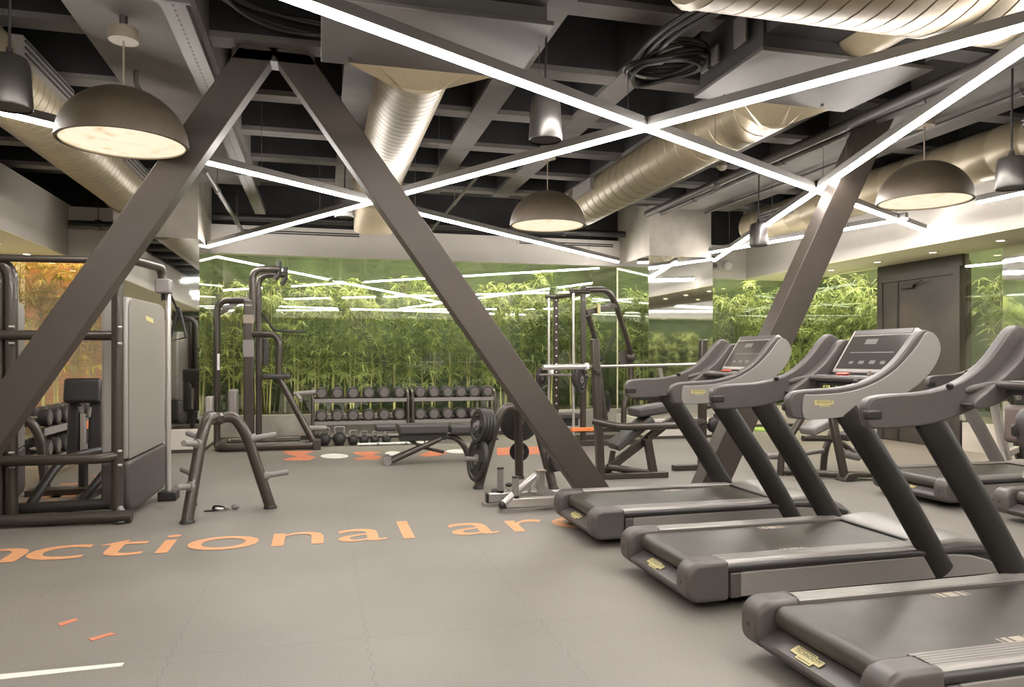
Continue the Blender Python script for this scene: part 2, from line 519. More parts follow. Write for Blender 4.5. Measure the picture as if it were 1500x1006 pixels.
# --- left-hand side and behind
struct('ceiling_soffit_left', MB().bb(XL - 0.2, -3.85, YF, YB + 0.1, ZS + 0.02, 3.83), 'plaster')
struct('ceiling_soffit_lining_left', MB().bb(XL - 0.2, -3.85, YF, YB + 0.1, ZS, ZS + 0.02), 'soffit')
struct('wall_left', MB().bb(XL - 0.25, XL, YF, 14.82, 0, ZSLAB), 'plaster')
struct('wall_front', MB().bb(-6, 10.8, YF - 0.2, YF, 0, ZSLAB), 'plaster')
struct('ceiling_soffit_front', MB().bb(XL, 8.3, YF, YF + 1.0, ZS + 0.02, ZSLAB), 'plaster')
struct('ceiling_soffit_lining_front', MB().bb(XL, 8.3, YF, YF + 1.0, ZS, ZS + 0.02), 'soffit')
struct('wall_front_lining', MB().bb(-5, 9.4, YF, YF + 0.03, 0, 3.0), 'nichewall')
# --- niche lids keep the planting boxes closed
struct('ceiling_niche_back', MB().bb(-6, 11.1, YB + 0.15, 15.0, 3.85, 3.9), 'soffit')
struct('ceiling_niche_right', MB().bb(XR + 0.1, 11.1, 8, 15.0, 3.85, 3.9), 'soffit')

# --- glass panes
wn = 0


def pane(x0, x1, y0, y1, z0, z1):
    global wn
    wn += 1
    o = struct('window_%d' % wn, MB().bb(x0, x1, y0, y1, z0, z1), 'glass')


xs = [-1.77, -0.55, 0.67, 1.89, 3.11, 4.33, 5.55]
for a, b in zip(xs, xs[1:]):
    pane(a + 0.004, b - 0.004, YB - 0.006, YB + 0.006, 0.43, ZT)
for a, b in ((6.79, 8.15), (8.15, 9.5)):
    pane(a + 0.004, b - 0.004, YB - 0.006, YB + 0.006, 0.43, ZS)
for a, b in ((-5, -3.98), (-3.98, -2.97)):
    pane(a + 0.004, b - 0.004, YB - 0.006, YB + 0.006, 0.02, ZS)
for a, b in ((11.06, 12.23), (12.23, 13.39)):
    pane(XR - 0.006, XR + 0.006, a + 0.004, b - 0.004, 0.43, ZS)
pane(XR - 0.006, XR + 0.006, 8.5, 9.28, 0.43, ZS)

# --- concrete pillars with mirror cladding
for x0, x1, nm in ((-2.97, -1.77, 'left'), (5.55, 6.79, 'right')):
    struct('pillar_' + nm, MB().bb(x0 + 0.02, x1 - 0.02, 12.02, YB + 0.1, 0, ZSLAB), 'concrete')
    struct('pillar_mirror_' + nm, MB().bb(x0, x1, 12.0, YB - 0.01, 0.3, 3.2), 'mirror')
    struct('pillar_base_' + nm, MB().bb(x0 - 0.07, x1 + 0.07, 11.9, YB - 0.06, 0, 0.34), 'plaster', bevel=0.008)
    struct('pillar_baseboard_' + nm, MB().bb(x0 - 0.075, x1 + 0.075, 11.89, YB - 0.07, 0, 0.05), 'door')

struct('wall_right_lintel', MB().bb(XR - 0.03, XR + 0.1, 9.28, 11.06, 2.82, ZS), 'door')
struct('wall_right_door_back', MB().bb(XR + 0.08, XR + 0.14, 9.28, 11.06, 0, 2.9), 'door')
# --- dark door in the right-hand wall
d = MB().bb(XR - 0.06, XR + 0.06, 9.3, 9.42, 0, 2.82).bb(XR - 0.06, XR + 0.06, 10.92, 11.04, 0, 2.82).bb(XR - 0.058, XR + 0.058, 9.42, 10.92, 2.705, 2.815)
dr = struct('door_1', MB().bb(XR - 0.03, XR + 0.03, 9.42, 10.56, 0.01, 2.7), 'door')
d.build('door_frame', 'door', dr)
MB().bb(XR - 0.035, XR + 0.03, 10.58, 10.92, 0.01, 2.7).build('side_panel', 'door', dr)
MB().bb(XR - 0.04, XR + 0.03, 10.56, 10.6, 0.01, 2.7).build('mullion', 'black', dr)
cl = MB().bb(XR - 0.1, XR - 0.03, 10.2, 10.45, 2.56, 2.63).build('door_closer', 'black', dr, bevel=0.01)
MB().bar((XR - 0.08, 10.25, 2.6), (XR - 0.14, 9.95, 2.66), 0.02, 0.02).build('closer_arm', 'black', cl)
MB().tube(fillet([(XR - 0.03, 9.52, 1.02), (XR - 0.09, 9.52, 1.02), (XR - 0.09, 9.66, 1.02)], 0.02), 0.012).build('door_handle', 'black', dr)

# ================================================================== bamboo
def bamboo_proto(k, h, nleaf, gold=False, low=0.25):
    r = random.Random(100 + k)
    culm = MB()
    for c in range(2 if k % 2 else 1):
        px, py = r.uniform(-0.08, 0.08) * c, r.uniform(-0.08, 0.08) * c
        ph = r.uniform(0, 6.28); lean = r.uniform(0.02, 0.16)
        pts, rs = [], []
        n = 26
        for i in range(n + 1):
            t = i / n; z = t * h * (1 - 0.12 * c)
            pts.append((px + math.cos(ph) * lean * t * t + 0.015 * math.sin(z * 3 + ph), py + math.sin(ph) * lean * t * t, z))
            rs.append(0.017 * (1 - 0.6 * t) * (1.22 if i % 3 == 0 else 1.0))
        culm.tube(pts, rs, 8)
    fol = MB()
    vs, fs = [], []
    ncl = max(6, nleaf // 7)
    for q in range(ncl):
        t = low + (1 - low) * (r.random() ** 0.8)
        z = t * h * 1.02
        a0 = r.uniform(0, 6.28); rad = r.uniform(0.02, 0.30)
        cx, cy = math.cos(a0) * rad, math.sin(a0) * rad * 0.9
        cz = z + r.uniform(-0.08, 0.08)
        # twig from the culm to the spray
        if q % 2 == 0:
            culm.tube([(0, 0, z - 0.12), (cx * 0.6, cy * 0.6, cz - 0.02), (cx, cy, cz)], 0.003, 4)
        for j in range(7):
            az = r.uniform(0, 6.28); el = r.uniform(-0.9, 0.5)
            L = r.uniform(0.12, 0.25); w = L * r.uniform(0.14, 0.2)
            d = V((math.cos(az) * math.cos(el), math.sin(az) * math.cos(el), math.sin(el)))
            s = d.cross(V((0, 0, 1))).normalized()
            s = (Matrix.Rotation(r.uniform(-0.9, 0.9), 3, d) @ s)
            nrm = s.cross(d).normalized()
            p0 = V((cx, cy, cz))
            o = len(vs)
            vs += [p0, p0 + d * L * 0.35 + s * w * 0.5, p0 + d * L * 0.35 - s * w * 0.5, p0 + d * L * 0.4 + nrm * 0.006, p0 + d * L + V((0, 0, -0.25 * L))]
            fs += [(o, o + 1, o + 3), (o, o + 3, o + 2), (o + 1, o + 4, o + 3), (o + 3, o + 4, o + 2)]
    fol.add(vs, fs)
    t_ = thing('bamboo_plant', '', 'bamboo', (0, 0, 0))
    culm.build('culm', 'culm', t_)
    fol.build('foliage', 'leafgold' if gold else 'leaf', t_, smooth=False)
    return t_


protos = [bamboo_proto(k, rnd.uniform(2.2, 2.55), 215 + 22 * k, low=0.2 + 0.06 * (k % 4)) for k in range(6)]
used = [False] * 6


def plant(x, y, z, label, group, k=None):
    k = rnd.randrange(6) if k is None else k
    p = protos[k]
    if not used[k]:
        used[k] = True
        p.location = V((x, y, z)); p.rotation_euler = (0, 0, rnd.uniform(0, 6.28)); p['label'] = label; p['group'] = group
        return p
    o = dup(p, (x, y, z), rnd.uniform(0, 6.28), label, group)
    s = rnd.uniform(0.9, 1.06); o.scale = (s, s, s)
    return o


lb = 'tall green bamboo growing behind the glass at the far end between the two mirrored pillars'
for i in range(40):
    x = -1.6 + 7.0 * (i + 0.5) / 40 + rnd.uniform(-0.06, 0.06)
    plant(x, (13.9, 14.25)[i % 2] + rnd.uniform(-0.06, 0.08), 0.36, lb, 'bamboo behind the long glass wall')
for i in range(20):
    x = 6.75 + 3.9 * (i + 0.5) / 20 + rnd.uniform(-0.05, 0.05)
    plant(x, (13.9, 14.25)[i % 2] + rnd.uniform(-0.05, 0.08), 0.36, 'green bamboo behind the glass between the mirrored concrete pillar and the corner', 'bamboo beyond the pillar with the emergency lamps')
for i in range(20):
    y = 11.0 + 2.5 * (i + 0.5) / 20 + rnd.uniform(-0.05, 0.05)
    plant((9.98, 10.35)[i % 2] + rnd.uniform(-0.05, 0.08), y, 0.36, 'bushy green bamboo behind the side glass next to the dark door', 'bamboo beside the dark door')
for i in range(10):
    y = 8.1 + 1.3 * (i + 0.5) / 10 + rnd.uniform(-0.04, 0.04)
    plant((9.98, 10.35)[i % 2] + rnd.uniform(-0.04, 0.06), y, 0.36, 'dense green bamboo behind the narrow glass pane past the door', 'bamboo past the door')
for i in range(30):
    plant(-4.4 + 13.4 * (i + 0.5) / 30, YF + 0.38 + 0.2 * (i % 2), 0.02, 'green bamboo standing along the wall opposite the dumbbell racks', 'bamboo along the opposite wall')
gold = bamboo_proto(9, 2.9, 330, True, 0.4)
for i in range(9):
    x = -4.9 + 2.2 * (i + 0.5) / 9 + rnd.uniform(-0.05, 0.05)
    o = gold if i == 0 else dup(gold, (0, 0, 0))
    o.location = V((x, 13.9 + 0.25 * (i % 2), 0.06)); o.rotation_euler = (0, 0, rnd.uniform(0, 6.28))
    o['label'] = 'golden green bamboo growing against the orange brick wall'; o['group'] = 'golden bamboo before the brick wall'

# ================================================================== ceiling services
def corrugated(a, b, r, pitch, depth=0.012, seg=28):
    a, b = V(a), V(b); n = max(2, int((b - a).length / pitch))
    prof = []
    for i in range(n):
        z0 = i * pitch
        prof += [(r, z0), (r, z0 + pitch * 0.5), (r, z0 + pitch * 0.88), (r - depth, z0 + pitch * 0.91), (r - depth, z0 + pitch * 0.97)]
    prof.append((r, n * pitch))
    return MB().lathe(prof, a, b - a, seg)


def transition(box, circ, zc, r, y0, y1):
    """Sheet-metal hopper from a wide slot (x0,x1,z0,z1) at y0 to a round spigot at y1."""
    x0, x1, z0, z1 = box
    n = 28; cx = circ
    ring = [(cx + r * math.cos(2 * PI * i / n), zc + r * math.sin(2 * PI * i / n)) for i in range(n)]
    m = MB(); sq = []
    for x, z in ring:
        dx, dz = x - cx, z - zc
        k = max(abs(dx), abs(dz)) / r
        ux, uz = dx / r / k, dz / r / k
        sq.append(((x0 + x1) / 2 + ux * (x1 - x0) / 2, (z0 + z1) / 2 + uz * (z1 - z0) / 2))
    vs = [(x, y0, z) for x, z in sq] + [(x, y1, z) for x, z in ring]
    m.add(vs, [(i, (i + 1) % n, (i + 1) % n + n, i + n) for i in range(n)] + [tuple(range(n)), tuple(range(2 * n - 1, n - 1, -1))])
    return m


# ducts that run away from the two AC units, and the two beside the walls
dz = 3.64
t = thing('ventilation_duct', 'beige ribbed round duct running from the middle AC unit above the dumbbells', 'duct', (0.7, 5.5, dz))
corrugated((0.7, 5.52, dz), (0.7, 9.6, dz), 0.28, 0.11, 0.014).build('duct_tube', 'duct', t, world=True)
transition((0.05, 1.38, dz - 0.15, dz + 0.2), 0.7, dz, 0.28, 5.38, 5.56).build('hopper', 'duct', t, world=True, smooth=False)
MB().lathe([(0.315, 0), (0.315, 0.09)], (0.7, 9.55, dz), (0, 1, 0)).build('end_collar', 'duct', t, world=True)
MB().tube(fillet([(0.7, 9.64, dz), (0.7, 10.1, dz), (0.7, 10.3, dz - 0.5)], 0.3), 0.27, 24).build('elbow', 'duct', t, world=True)
t = thing('ventilation_duct', 'beige round duct running back from the AC unit beside the cable coil', 'duct', (3.75, 5.5, dz))
corrugated((3.75, 5.6, dz), (3.75, 10.6, dz), 0.28, 0.22, 0.008).build('duct_tube', 'duct', t, world=True)
transition((2.95, 4.27, dz - 0.15, dz + 0.2), 3.75, dz, 0.28, 5.38, 5.64).build('hopper', 'duct', t, world=True, smooth=False)
g = MB().bb(3.42, 3.48, 9.2, 9.9, dz - 0.02, dz + 0.14).build('vent_grille', 'peg', t, world=True)
t = thing('ventilation_duct', 'beige round duct running above the bronze dome lamp near the white soffit', 'duct', (7.15, 5, dz))
corrugated((7.15, -3.5, dz), (7.15, 11.6, dz), 0.27, 0.4, 0.006).build('duct_tube', 'duct', t, world=True)
g = MB().bb(6.87, 6.92, 9.8, 10.7, dz - 0.06, dz + 0.1).build('vent_grille', 'peg', t, world=True)
for k in range(3):
    MB().bb(6.862, 6.87, 9.82, 10.68, dz - 0.04 + 0.045 * k, dz - 0.02 + 0.045 * k).build('grille_slat', 'black', g, world=True)
t = thing('ventilation_duct', 'beige round duct ending against the pale concrete pillar over the weight machine', 'duct', (-2.5, 5, dz))
corrugated((-2.5, -3.5, dz), (-2.5, 10.9, dz), 0.3, 0.13, 0.012).build('duct_tube', 'duct', t, world=True)
MB().lathe([(0.32, 0), (0.32, 0.08)], (-2.5, 10.85, dz), (0, 1, 0)).build('end_collar', 'duct', t, world=True)
for y in (6.3, 9.4):
    g = MB().bb(-2.24, -2.16, y, y + 1.2, dz + 0.02, dz + 0.18).build('vent_grille', 'peg', t, world=True)
    for k in range(3):
        MB().bb(-2.165, -2.15, y + 0.04, y + 1.16, dz + 0.045 + 0.05 * k, dz + 0.06 + 0.05 * k).build('grille_slat', 'black', g, world=True)
# big duct crossing overhead
t = thing('ventilation_duct', 'large shiny ribbed duct crossing overhead above the treadmills', 'duct', (5, 3.55, 3.75))
m = corrugated((2.0, 3.5, 3.9), (9.2, 3.5, 3.9), 0.62, 0.12, 0.008, 44)
m.build('duct_tube', 'duct', t, world=True)
MB().lathe([(0.63, -0.02), (0.6, -0.06), (0.3, -0.1)], (2.0, 3.5, 3.9), (1, 0, 0)).build('end_cap', 'duct', t, world=True)
MB().lathe([(0.2, 0), (0.2, 0.55)], (3.7, 4.0, 3.72), (0, 1, 0)).build('branch_collar', 'duct', t, world=True)

# AC units
for x0, x1, lab in ((0.0, 1.42, 'dark grey AC unit above the ribbed duct and the long LED line'), (2.9, 4.3, 'grey AC unit beside the black cable coil, under the big overhead duct')):
    t = thing('air_conditioner', lab, 'air conditioner', ((x0 + x1) / 2, 4.9, 3.5))
    MB().bb(x0 + 0.03, x1 - 0.03, 4.5, 5.38, 3.52, 4.1).build('casing', 'acdark' if x0 > 1 else 'acbox', t, world=True, bevel=0.01)
    MB().bb(x0, x1, 4.46, 5.42, 3.49, 3.52).build('bottom_panel', 'acbox', t, world=True, bevel=0.004)
    MB().bb(x0 + 0.05, x1 - 0.05, 4.3, 4.5, 3.62, 4.0).build('intake', 'acdark', t, world=True)
    for q in range(2):
        MB().lathe([(0.012, 0), (0.012, 0.012)], (x0 + 0.2 + 0.9 * q, 5.3, 3.478), (0, 0, 1), 10).build('screw', 'black', t, world=True)
    if x0 > 1:
        for y, s in ((4.62, 0.16), (5.0, 0.1), (5.16, 0.1)):
            MB().bb(x0 - 0.03, x0 - 0.012, y, y + s, 3.62, 3.62 + s * 1.3).build('control_plate', 'galv', t, world=True)

# cable coils
def coil(label, c, r, n, tilt, arc=(0, 2 * PI), thick=0.016):
    t = thing('cable_coil', label, 'cable', c)
    for k in range(n):
        rr = r * (1 + 0.06 * (k % 3)); pts = []
        for i in range(37):
            a = arc[0] + (arc[1] - arc[0]) * i / 36
            pts.append((math.cos(a) * rr + 0.02 * math.sin(a * 3 + k), math.sin(a) * rr * 0.9, 0.025 * k + tilt * math.cos(a) + 0.02 * math.sin(2 * a + k)))
        MB().tube(pts, thick, 8).build('cable_loop', 'cable', t)
    return t


coil('loops of black cable hanging beside the grey AC unit', (2.6, 5.3, 3.62), 0.28, 6, 0.05)
coil('loops of black cable slung under the slab beside the peak of the steel A-frame', (0.06, 5.35, 3.93), 0.72, 6, 0.03, (PI * 0.47, PI * 1.06), 0.013)
coil('loops of black cable hanging over the pendant lamp and duct near the soffit', (6.95, 5.6, 3.66), 0.33, 6, 0.05)
for q, (dx, x1) in enumerate(((0, 2.9), (0.07, 3.05), (-0.06, 2.8))):
    tag(MB().tube(fillet([(2.35 + dx, 5.2, 3.66), (2.38 + dx, 4.9, 3.72), (x1, 4.1, 3.95)], 0.3), 0.02, 8).build('flexible_conduit', 'cable', None),
        ('black flexible conduit rising from the cable coil to the big duct', 'second black flexible conduit beside the big duct end', 'thin black flexible conduit nearest the duct end')[q], 'cable')

# perforated cable tray along the bare concrete beam
t = thing('cable_tray', 'perforated grey metal cable tray running under the slab beside the dome lamp', 'cable tray', (-1.0, 6, 3.75))
MB().bb(-1.02, -0.86, 2.0, 12.6, 3.72, 3.735).bb(-1.02, -1.01, 2.0, 12.6, 3.735, 3.79).bb(-0.87, -0.86, 2.0, 12.6, 3.735, 3.79).build('tray', 'galv', t, world=True)
m = MB()
for i in range(95):
    y = 4.0 + i * 0.075
    m.bb(-0.947, -0.933, y, y + 0.035, 3.7185, 3.7205)
m.build('slot_pattern', 'black', t, world=True)
for y in (5.2, 7.6, 9.9):
    MB().bb(-1.06, -0.82, y, y + 0.03, 3.705, 3.72).tube([(-1.05, y + 0.015, 3.72), (-1.05, y + 0.015, 3.9)], 0.006, 6).tube([(-0.83, y + 0.015, 3.72), (-0.83, y + 0.015, 3.9)], 0.006, 6).build('hanger', 'pipe', t, world=True)

# pipes
def pipe(label, a, b, r, m='pipe', couplings=3):
    a, b = V(a), V(b)
    t = thing('ceiling_pipe', label, 'pipe', a)
    MB().cyl(a, b, r, 12).build('pipe_run', m, t, world=True)
    for i in range(couplings):
        p = a.lerp(b, (i + 0.5) / couplings); d = (b - a).normalized()
        MB().cyl(p - d * 0.04, p + d * 0.04, r * 1.35, 12).build('coupling', m, t, world=True)
        MB().cyl(p, p + V((0, 0, max(0.05, ZC - p.z))), 0.006, 6).build('hanger_rod', m, t, world=True)
    return t


pipe('thick grey pipe running under the concrete beam beside the AC unit', (5.2, -2, 3.78), (5.2, 11.3, 3.78), 0.055)
pipe('grey pipe beside the thick one under the concrete beam', (5.45, -2, 3.8), (5.45, 11.3, 3.8), 0.035, couplings=6)
pipe('thin grey pipe with clips over the domed pendant near the soffit', (6.25, -2, 3.84), (6.25, 11.3, 3.84), 0.022, couplings=8)
pipe('black pipe running along the top of the white wall band over the dumbbells', (-1.7, 12.95, 3.72), (5.5, 12.95, 3.72), 0.06, 'black')
pipe('black pipe stub beside the pale pillar over the weight machine', (-3.8, 12.95, 3.5), (-2.98, 12.95, 3.5), 0.06, 'black', 1)
pipe('slim sloping sprinkler pipe between the ribbed duct and the black pendant', (2.05, 9.15, 3.86), (1.75, 12.4, 3.5), 0.022, 'galv', 1)
pipe('slim grey pipe running back beside the cable tray', (-1.35, 9.6, 3.66), (-1.25, 13.2, 3.5), 0.03, 'galv', 2)
# sprinkler elbow over the lamp
MBs = MB().tube(fillet([(-1.55, 7.05, 3.9), (-1.55, 7.05, 3.76), (-1.35, 7.15, 3.5)], 0.06), 0.022, 10)
tag(MBs.build('sprinkler_drop', 'galv', None), 'bent metal sprinkler drop behind the big dome lamp', 'sprinkler')

t = thing('smoke_detector', 'small round beige smoke detector under the slab behind the crossing LED lines', 'smoke detector', (5.0, 8.6, 3.82))
MB().lathe([(0.055, 0.1), (0.07, 0.05), (0.055, 0.015), (0.03, 0)], seg=20).build('body', 'canopy', t)
MB().cyl((0, 0, 0.08), (0, 0, 0.14), 0.02).build('stem', 'pipe', t)

# slot vents in the white band
for a, b, lab in (((352, 345), (529, 352), 'long slot air vent in the white band over the lat machine'), ((758, 354), (900, 361), 'long slot air vent in the white band beside the mirrored pillar')):
    p, q = aty(*a, YB - 0.06), aty(*b, YB - 0.06)
    t = thing('slot_vent', lab, 'air vent', (p.x, YB - 0.06, 3.5))
    MB().bb(p.x, q.x, YB - 0.075, YB - 0.05, 3.51, 3.61).build('vent_frame', 'plaster', t, world=True)
    for k in range(2):
        MB().bb(p.x + 0.03, q.x - 0.03, YB - 0.078, YB - 0.07, 3.53 + 0.035 * k, 3.553 + 0.035 * k).build('vent_slot', 'black', t, world=True)

# emergency twin lamp on the band beyond the pillar
t = thing('emergency_light', 'white emergency light with two round lamps on the wall band beyond the pillar', 'emergency light', (7.5, YB - 0.1, 3.2))
MB().bb(7.15, 7.95, YB - 0.1, YB - 0.05, 3.14, 3.34).build('body', 'plaster', t, world=True, bevel=0.01)
for k in (0, 1, 2):
    x = 7.28 + 0.27 * k
    MB().lathe([(0.05, 0), (0.085, 0.02), (0.085, 0.1), (0.06, 0.12)] if k != 1 else [(0.05, 0), (0.05, 0.06)], (x, YB - 0.1, 3.24), (0, -1, 0), 20).build('lamp_head', 'white' if k != 1 else 'peg', t, world=True)

# ================================================================== lamps
def led(label, a, b, n=1):
    a, b = V(a), V(b)
    t = thing('led_strip_light', label, 'light', a.lerp(b, 0.5))
    d = (b - a).normalized(); s = d.cross(V((0, 0, 1)))
    MB().bar(a, b, 0.06, 0.065).build('housing', 'ledbody', t, world=True)
    dn = V((0, 0, -0.047))
    MB().bar(a + dn, b + dn, 0.046, 0.026).build('diffuser', 'led', t, world=True)
    L = (b - a).length
    k = max(2, int(L / 2.2))
    for i in range(k):
        p = a.lerp(b, (i + 0.5) / k)
        MB().cyl(p, (p.x, p.y, ZC + 0.03), 0.003, 5).build('hanging_wire', 'pipe', t, world=True)
    return t


ZL = 3.24


def lz(px, py):
    return atz(px, py, ZL)


def ext(a, b, k):
    return b + (b - a) * k


A, B = lz(1358, 333), lz(475, 2)
led('longest LED line, from the white soffit by the door toward the A-frame peak', V((8.2, A.y, ZL)), ext(A, B, 0.42))
A, B = lz(305, 362), lz(1495, 32)
led('LED line from the foot of the white band by the pillar, over the treadmills', A + V((0, -0.3, 0)), ext(A, B, 0.3))
A, B = lz(22, 161), lz(905, 380)
led('LED line passing behind the big dome lamp and ending at the mirrored pillar', ext(B, A, 0.12), V((B.x, B.y, ZL)))
A, B = lz(1042, 379), lz(1495, 64)
led('LED line crossing over the domed pendant beside the AC unit, ending past the pillar', A + V((0, -0.1, 0)), ext(A, B, 0.4))
A, B = lz(1040, 366), lz(1328, 315)
led('short LED line by the white soffit, passing behind the leaning steel column', A, B)
A, B = lz(1432, 291), lz(1500, 276)
led('LED line beside the domed pendant near the soffit', A, ext(A, B, 1.6))
led('LED line behind the viewer, crossing toward the white soffit', V((-3.6, 0.6, ZL)), V((8.1, -2.6, ZL)))  # strip added out of view to light the room more evenly
led('LED line behind the viewer, crossing toward the planted wall', V((-3.7, -2.9, ZL)), V((8.1, 1.2, ZL)))  # second added strip, fills the room from behind the view


def pendant(label, px, py_rim, dpt, rad=0.455, zcan=ZC - 0.03, lift=0.0):
    u = (px - 750) / FOC * dpt
    x, y = SN * dpt + CS * u, CS * dpt - SN * u
    z = HCAM + (HOR - py_rim) / FOC * dpt
    t = thing('dome_pendant', label, 'lamp', (x, y, z))
    prof = [(rad * math.cos(a), rad * 0.92 * math.sin(a)) for a in [PI / 2 * i / 12 for i in range(12)]] + [(0.02, rad * 0.92)]
    sh = MB().lathe([(rad * 0.97, 0.0)] + prof, (0, 0, 0), (0, 0, 1), 48, caps=False)
    sh.lathe([(rad * 0.97, 0), (rad * 0.97, 0.03)], seg=48, caps=False)
    so = sh.build('shade', 'dome', t)
    MB().lathe([(rad * 0.965, 0.012), (rad * 0.94, 0.0), (rad * 0.94, 0.02)], seg=48, caps=False).build('rim', 'domein', so)
    MB().lathe([(rad * 0.945, 0.012), (rad * 0.945, 0.022)], seg=48).build('diffuser', 'domeglow', t)
    MB().cyl((0, 0, rad * 0.92), (0, 0, zcan - z), 0.007, 8).build('cord', 'canopy', t)
    MB().lathe([(0.1, zcan - z - 0.09), (0.105, zcan - z - 0.05), (0.1, zcan - z)], seg=24).build('canopy', 'canopy', t)
    if lift:
        MB().cyl((0, 0, zcan - z), (0, 0, zcan - z + lift), 0.03, 12).build('canopy_stem', 'pipe', t)
    return t


pendant('big bronze dome pendant lamp over the weight machine beside the steel A-frame', 181, 211, 5.42, 0.44, ZC - 0.12, 0.09)
pendant('bronze dome pendant lamp hanging above the dumbbell racks and the smith machine', 802, 331, 8.95)
pendant('bronze dome pendant lamp hanging over the treadmills near the white soffit', 1354, 296, 7.7)


def speaker(label, px, ybot, dpt, h=0.3, r=0.125, shape=0):
    u = (px - 750) / FOC * dpt
    x, y = SN * dpt + CS * u, CS * dpt - SN * u
    z = HCAM + (HOR - ybot) / FOC * dpt
    t = thing('pendant_speaker', label, 'speaker', (x, y, z))
    MB().lathe([(r * 0.97, 0), (r, 0.015), (r * 0.9, h * 0.8), (r * 0.8, h * 0.97), (r * 0.7, h)], seg=32, caps=False).lathe([(r * 0.7, h), (0.02, h + 0.005)], seg=32, caps=False).build('body', 'speaker', t)
    MB().lathe([(r * 0.93, 0.008), (r * 0.93, 0.016)], seg=32).build('grille', 'grille', t)
    MB().lathe([(0.03, h), (0.018, h + 0.06)], seg=12).build('strain_relief', 'speaker', t)
    MB().tube(fillet([(0, 0, h + 0.04), (0.0, 0, (ZC - z) * 0.6), (0.01, 0.0, ZC - z + 0.02)], 0.2), 0.009, 8).build('cable', 'cable', t)
    return t


speaker('black pendant speaker hanging under the longest LED line above the steel brace', 799, 206, 5.55, h=0.33)
speaker('big black pendant speaker beside the big dome lamp', 14, 158, 4.7, h=0.32, r=0.13)
speaker('black pendant speaker hanging at the LED crossing near the A-frame', 505, 319, 9.3)
speaker('black pendant speaker hanging beyond the mirrored pillar beside the leaning column', 1111, 360, 10.0)
speaker('black pendant speaker hanging in front of the duct beyond the domed pendant', 1482, 276, 6.3, h=0.26)

for k in range(7):
    y = 5.8 + 1.15 * k
    t = thing('downlight', ('recessed downlight in the soffit, first from the corner beyond the pillar', 'recessed downlight in the soffit, second from the far corner', 'recessed downlight in the soffit, third from the far corner',
              'recessed downlight in the soffit over the dark door', 'recessed downlight in the soffit, first before the dark door', 'recessed downlight in the soffit, second before the dark door', 'recessed downlight in the soffit, third before the dark door')[6 - k], 'light', (8.9, y, ZS - 0.012))
    MB().lathe([(0.05, 0.0), (0.075, 0), (0.08, 0.012)], seg=24, caps=False).build('rim', 'white', t)
    MB().lathe([(0.052, 0.003), (0.052, 0.011)], seg=24).build('lens', 'downlens', t)
for k, y in enumerate((10.6, 11.75, 12.85)):
    t = thing('downlight', 'warm recessed downlight in the side soffit, ' + ('nearest the weight machine', 'middle one before the brick wall', 'nearest the brick wall')[k], 'light', (-4.35, y, ZS - 0.012))
    MB().lathe([(0.05, 0.0), (0.075, 0), (0.08, 0.012)], seg=24, caps=False).build('rim', 'white', t)
    MB().lathe([(0.052, 0.003), (0.052, 0.011)], seg=24).build('lens', 'downlens', t)


for k in range(7):
    t = thing('downlight', 'recessed downlight in the soffit opposite the dumbbell racks', 'light', (-2.6 + 1.6 * k, YF + 0.55, ZS - 0.012), 0, 'downlights in the soffit opposite the racks')
    MB().lathe([(0.05, 0.0), (0.075, 0), (0.08, 0.012)], seg=24, caps=False).build('rim', 'white', t)
    MB().lathe([(0.052, 0.003), (0.052, 0.011)], seg=24).build('lens', 'downlens', t)


def spot(loc, power):
    l = bpy.data.lights.new('downlight_beam', 'SPOT'); l.energy = power; l.spot_size = math.radians(95); l.spot_blend = 0.7
    l.color = (1.0, 0.82, 0.58); l.shadow_soft_size = 0.05
    o = bpy.data.objects.new('downlight_beam', l); COL.objects.link(o); o.location = V(loc)


for k in range(7):
    spot((8.9, 5.8 + 1.15 * k, ZS - 0.03), 45)
for y in (10.6, 11.75, 12.85):
    spot((-4.35, y, ZS - 0.03), 45)


def area(name, loc, sx, sy, power, col, rot=(0, 0, 0)):
    l = bpy.data.lights.new(name, 'AREA'); l.shape = 'RECTANGLE'; l.size = sx; l.size_y = sy
    l.energy = power; l.color = col
    o = bpy.data.objects.new(name, l); COL.objects.link(o); o.location = V(loc); o.rotation_euler = rot
    return o


# added unseen fill lamps that brighten the bamboo from inside the planting boxes
FILL_COL = (1.0, 0.93, 0.74)
area('grow_light_back', (1.9, 13.9, 3.78), 7.0, 0.3, 250, FILL_COL)
area('grow_light_corner', (8.1, 13.9, 3.78), 2.4, 0.3, 85, FILL_COL)
area('grow_light_side', (10.0, 11.2, 3.78), 0.3, 4.8, 150, FILL_COL)
area('grow_light_brick', (-4.0, 13.9, 3.78), 2.0, 0.3, 32, (1.0, 0.75, 0.42))
area('planter_uplight_back', (1.9, 13.62, 0.415), 7.0, 0.12, 26, FILL_COL, (PI, 0, 0))  # added low fill lamps, hidden, brightening the bamboo from below
area('planter_uplight_corner', (8.1, 13.62, 0.415), 2.4, 0.12, 16, FILL_COL, (PI, 0, 0))
area('planter_uplight_side', (9.68, 12.2, 0.415), 0.12, 2.2, 34, FILL_COL, (PI, 0, 0))
area('planter_uplight_door', (9.68, 8.8, 0.415), 0.12, 0.8, 12, FILL_COL, (PI, 0, 0))
area('front_wall_light', (2.0, YF + 0.95, 2.97), 12.0, 0.06, 110, FILL_COL, (math.radians(-25), 0, 0))  # added lamp out of view, brightens the bamboo on the opposite wall
area('planter_uplight_brick', (-4.0, 13.62, 0.12), 1.9, 0.1, 22, (1.0, 0.8, 0.55), (PI, 0, 0))
# ================================================================== steel A-frame and leaning column
YT = 6.45


def brace_pts(a, b):
    return aty(*a, YT), aty(*b, YT)


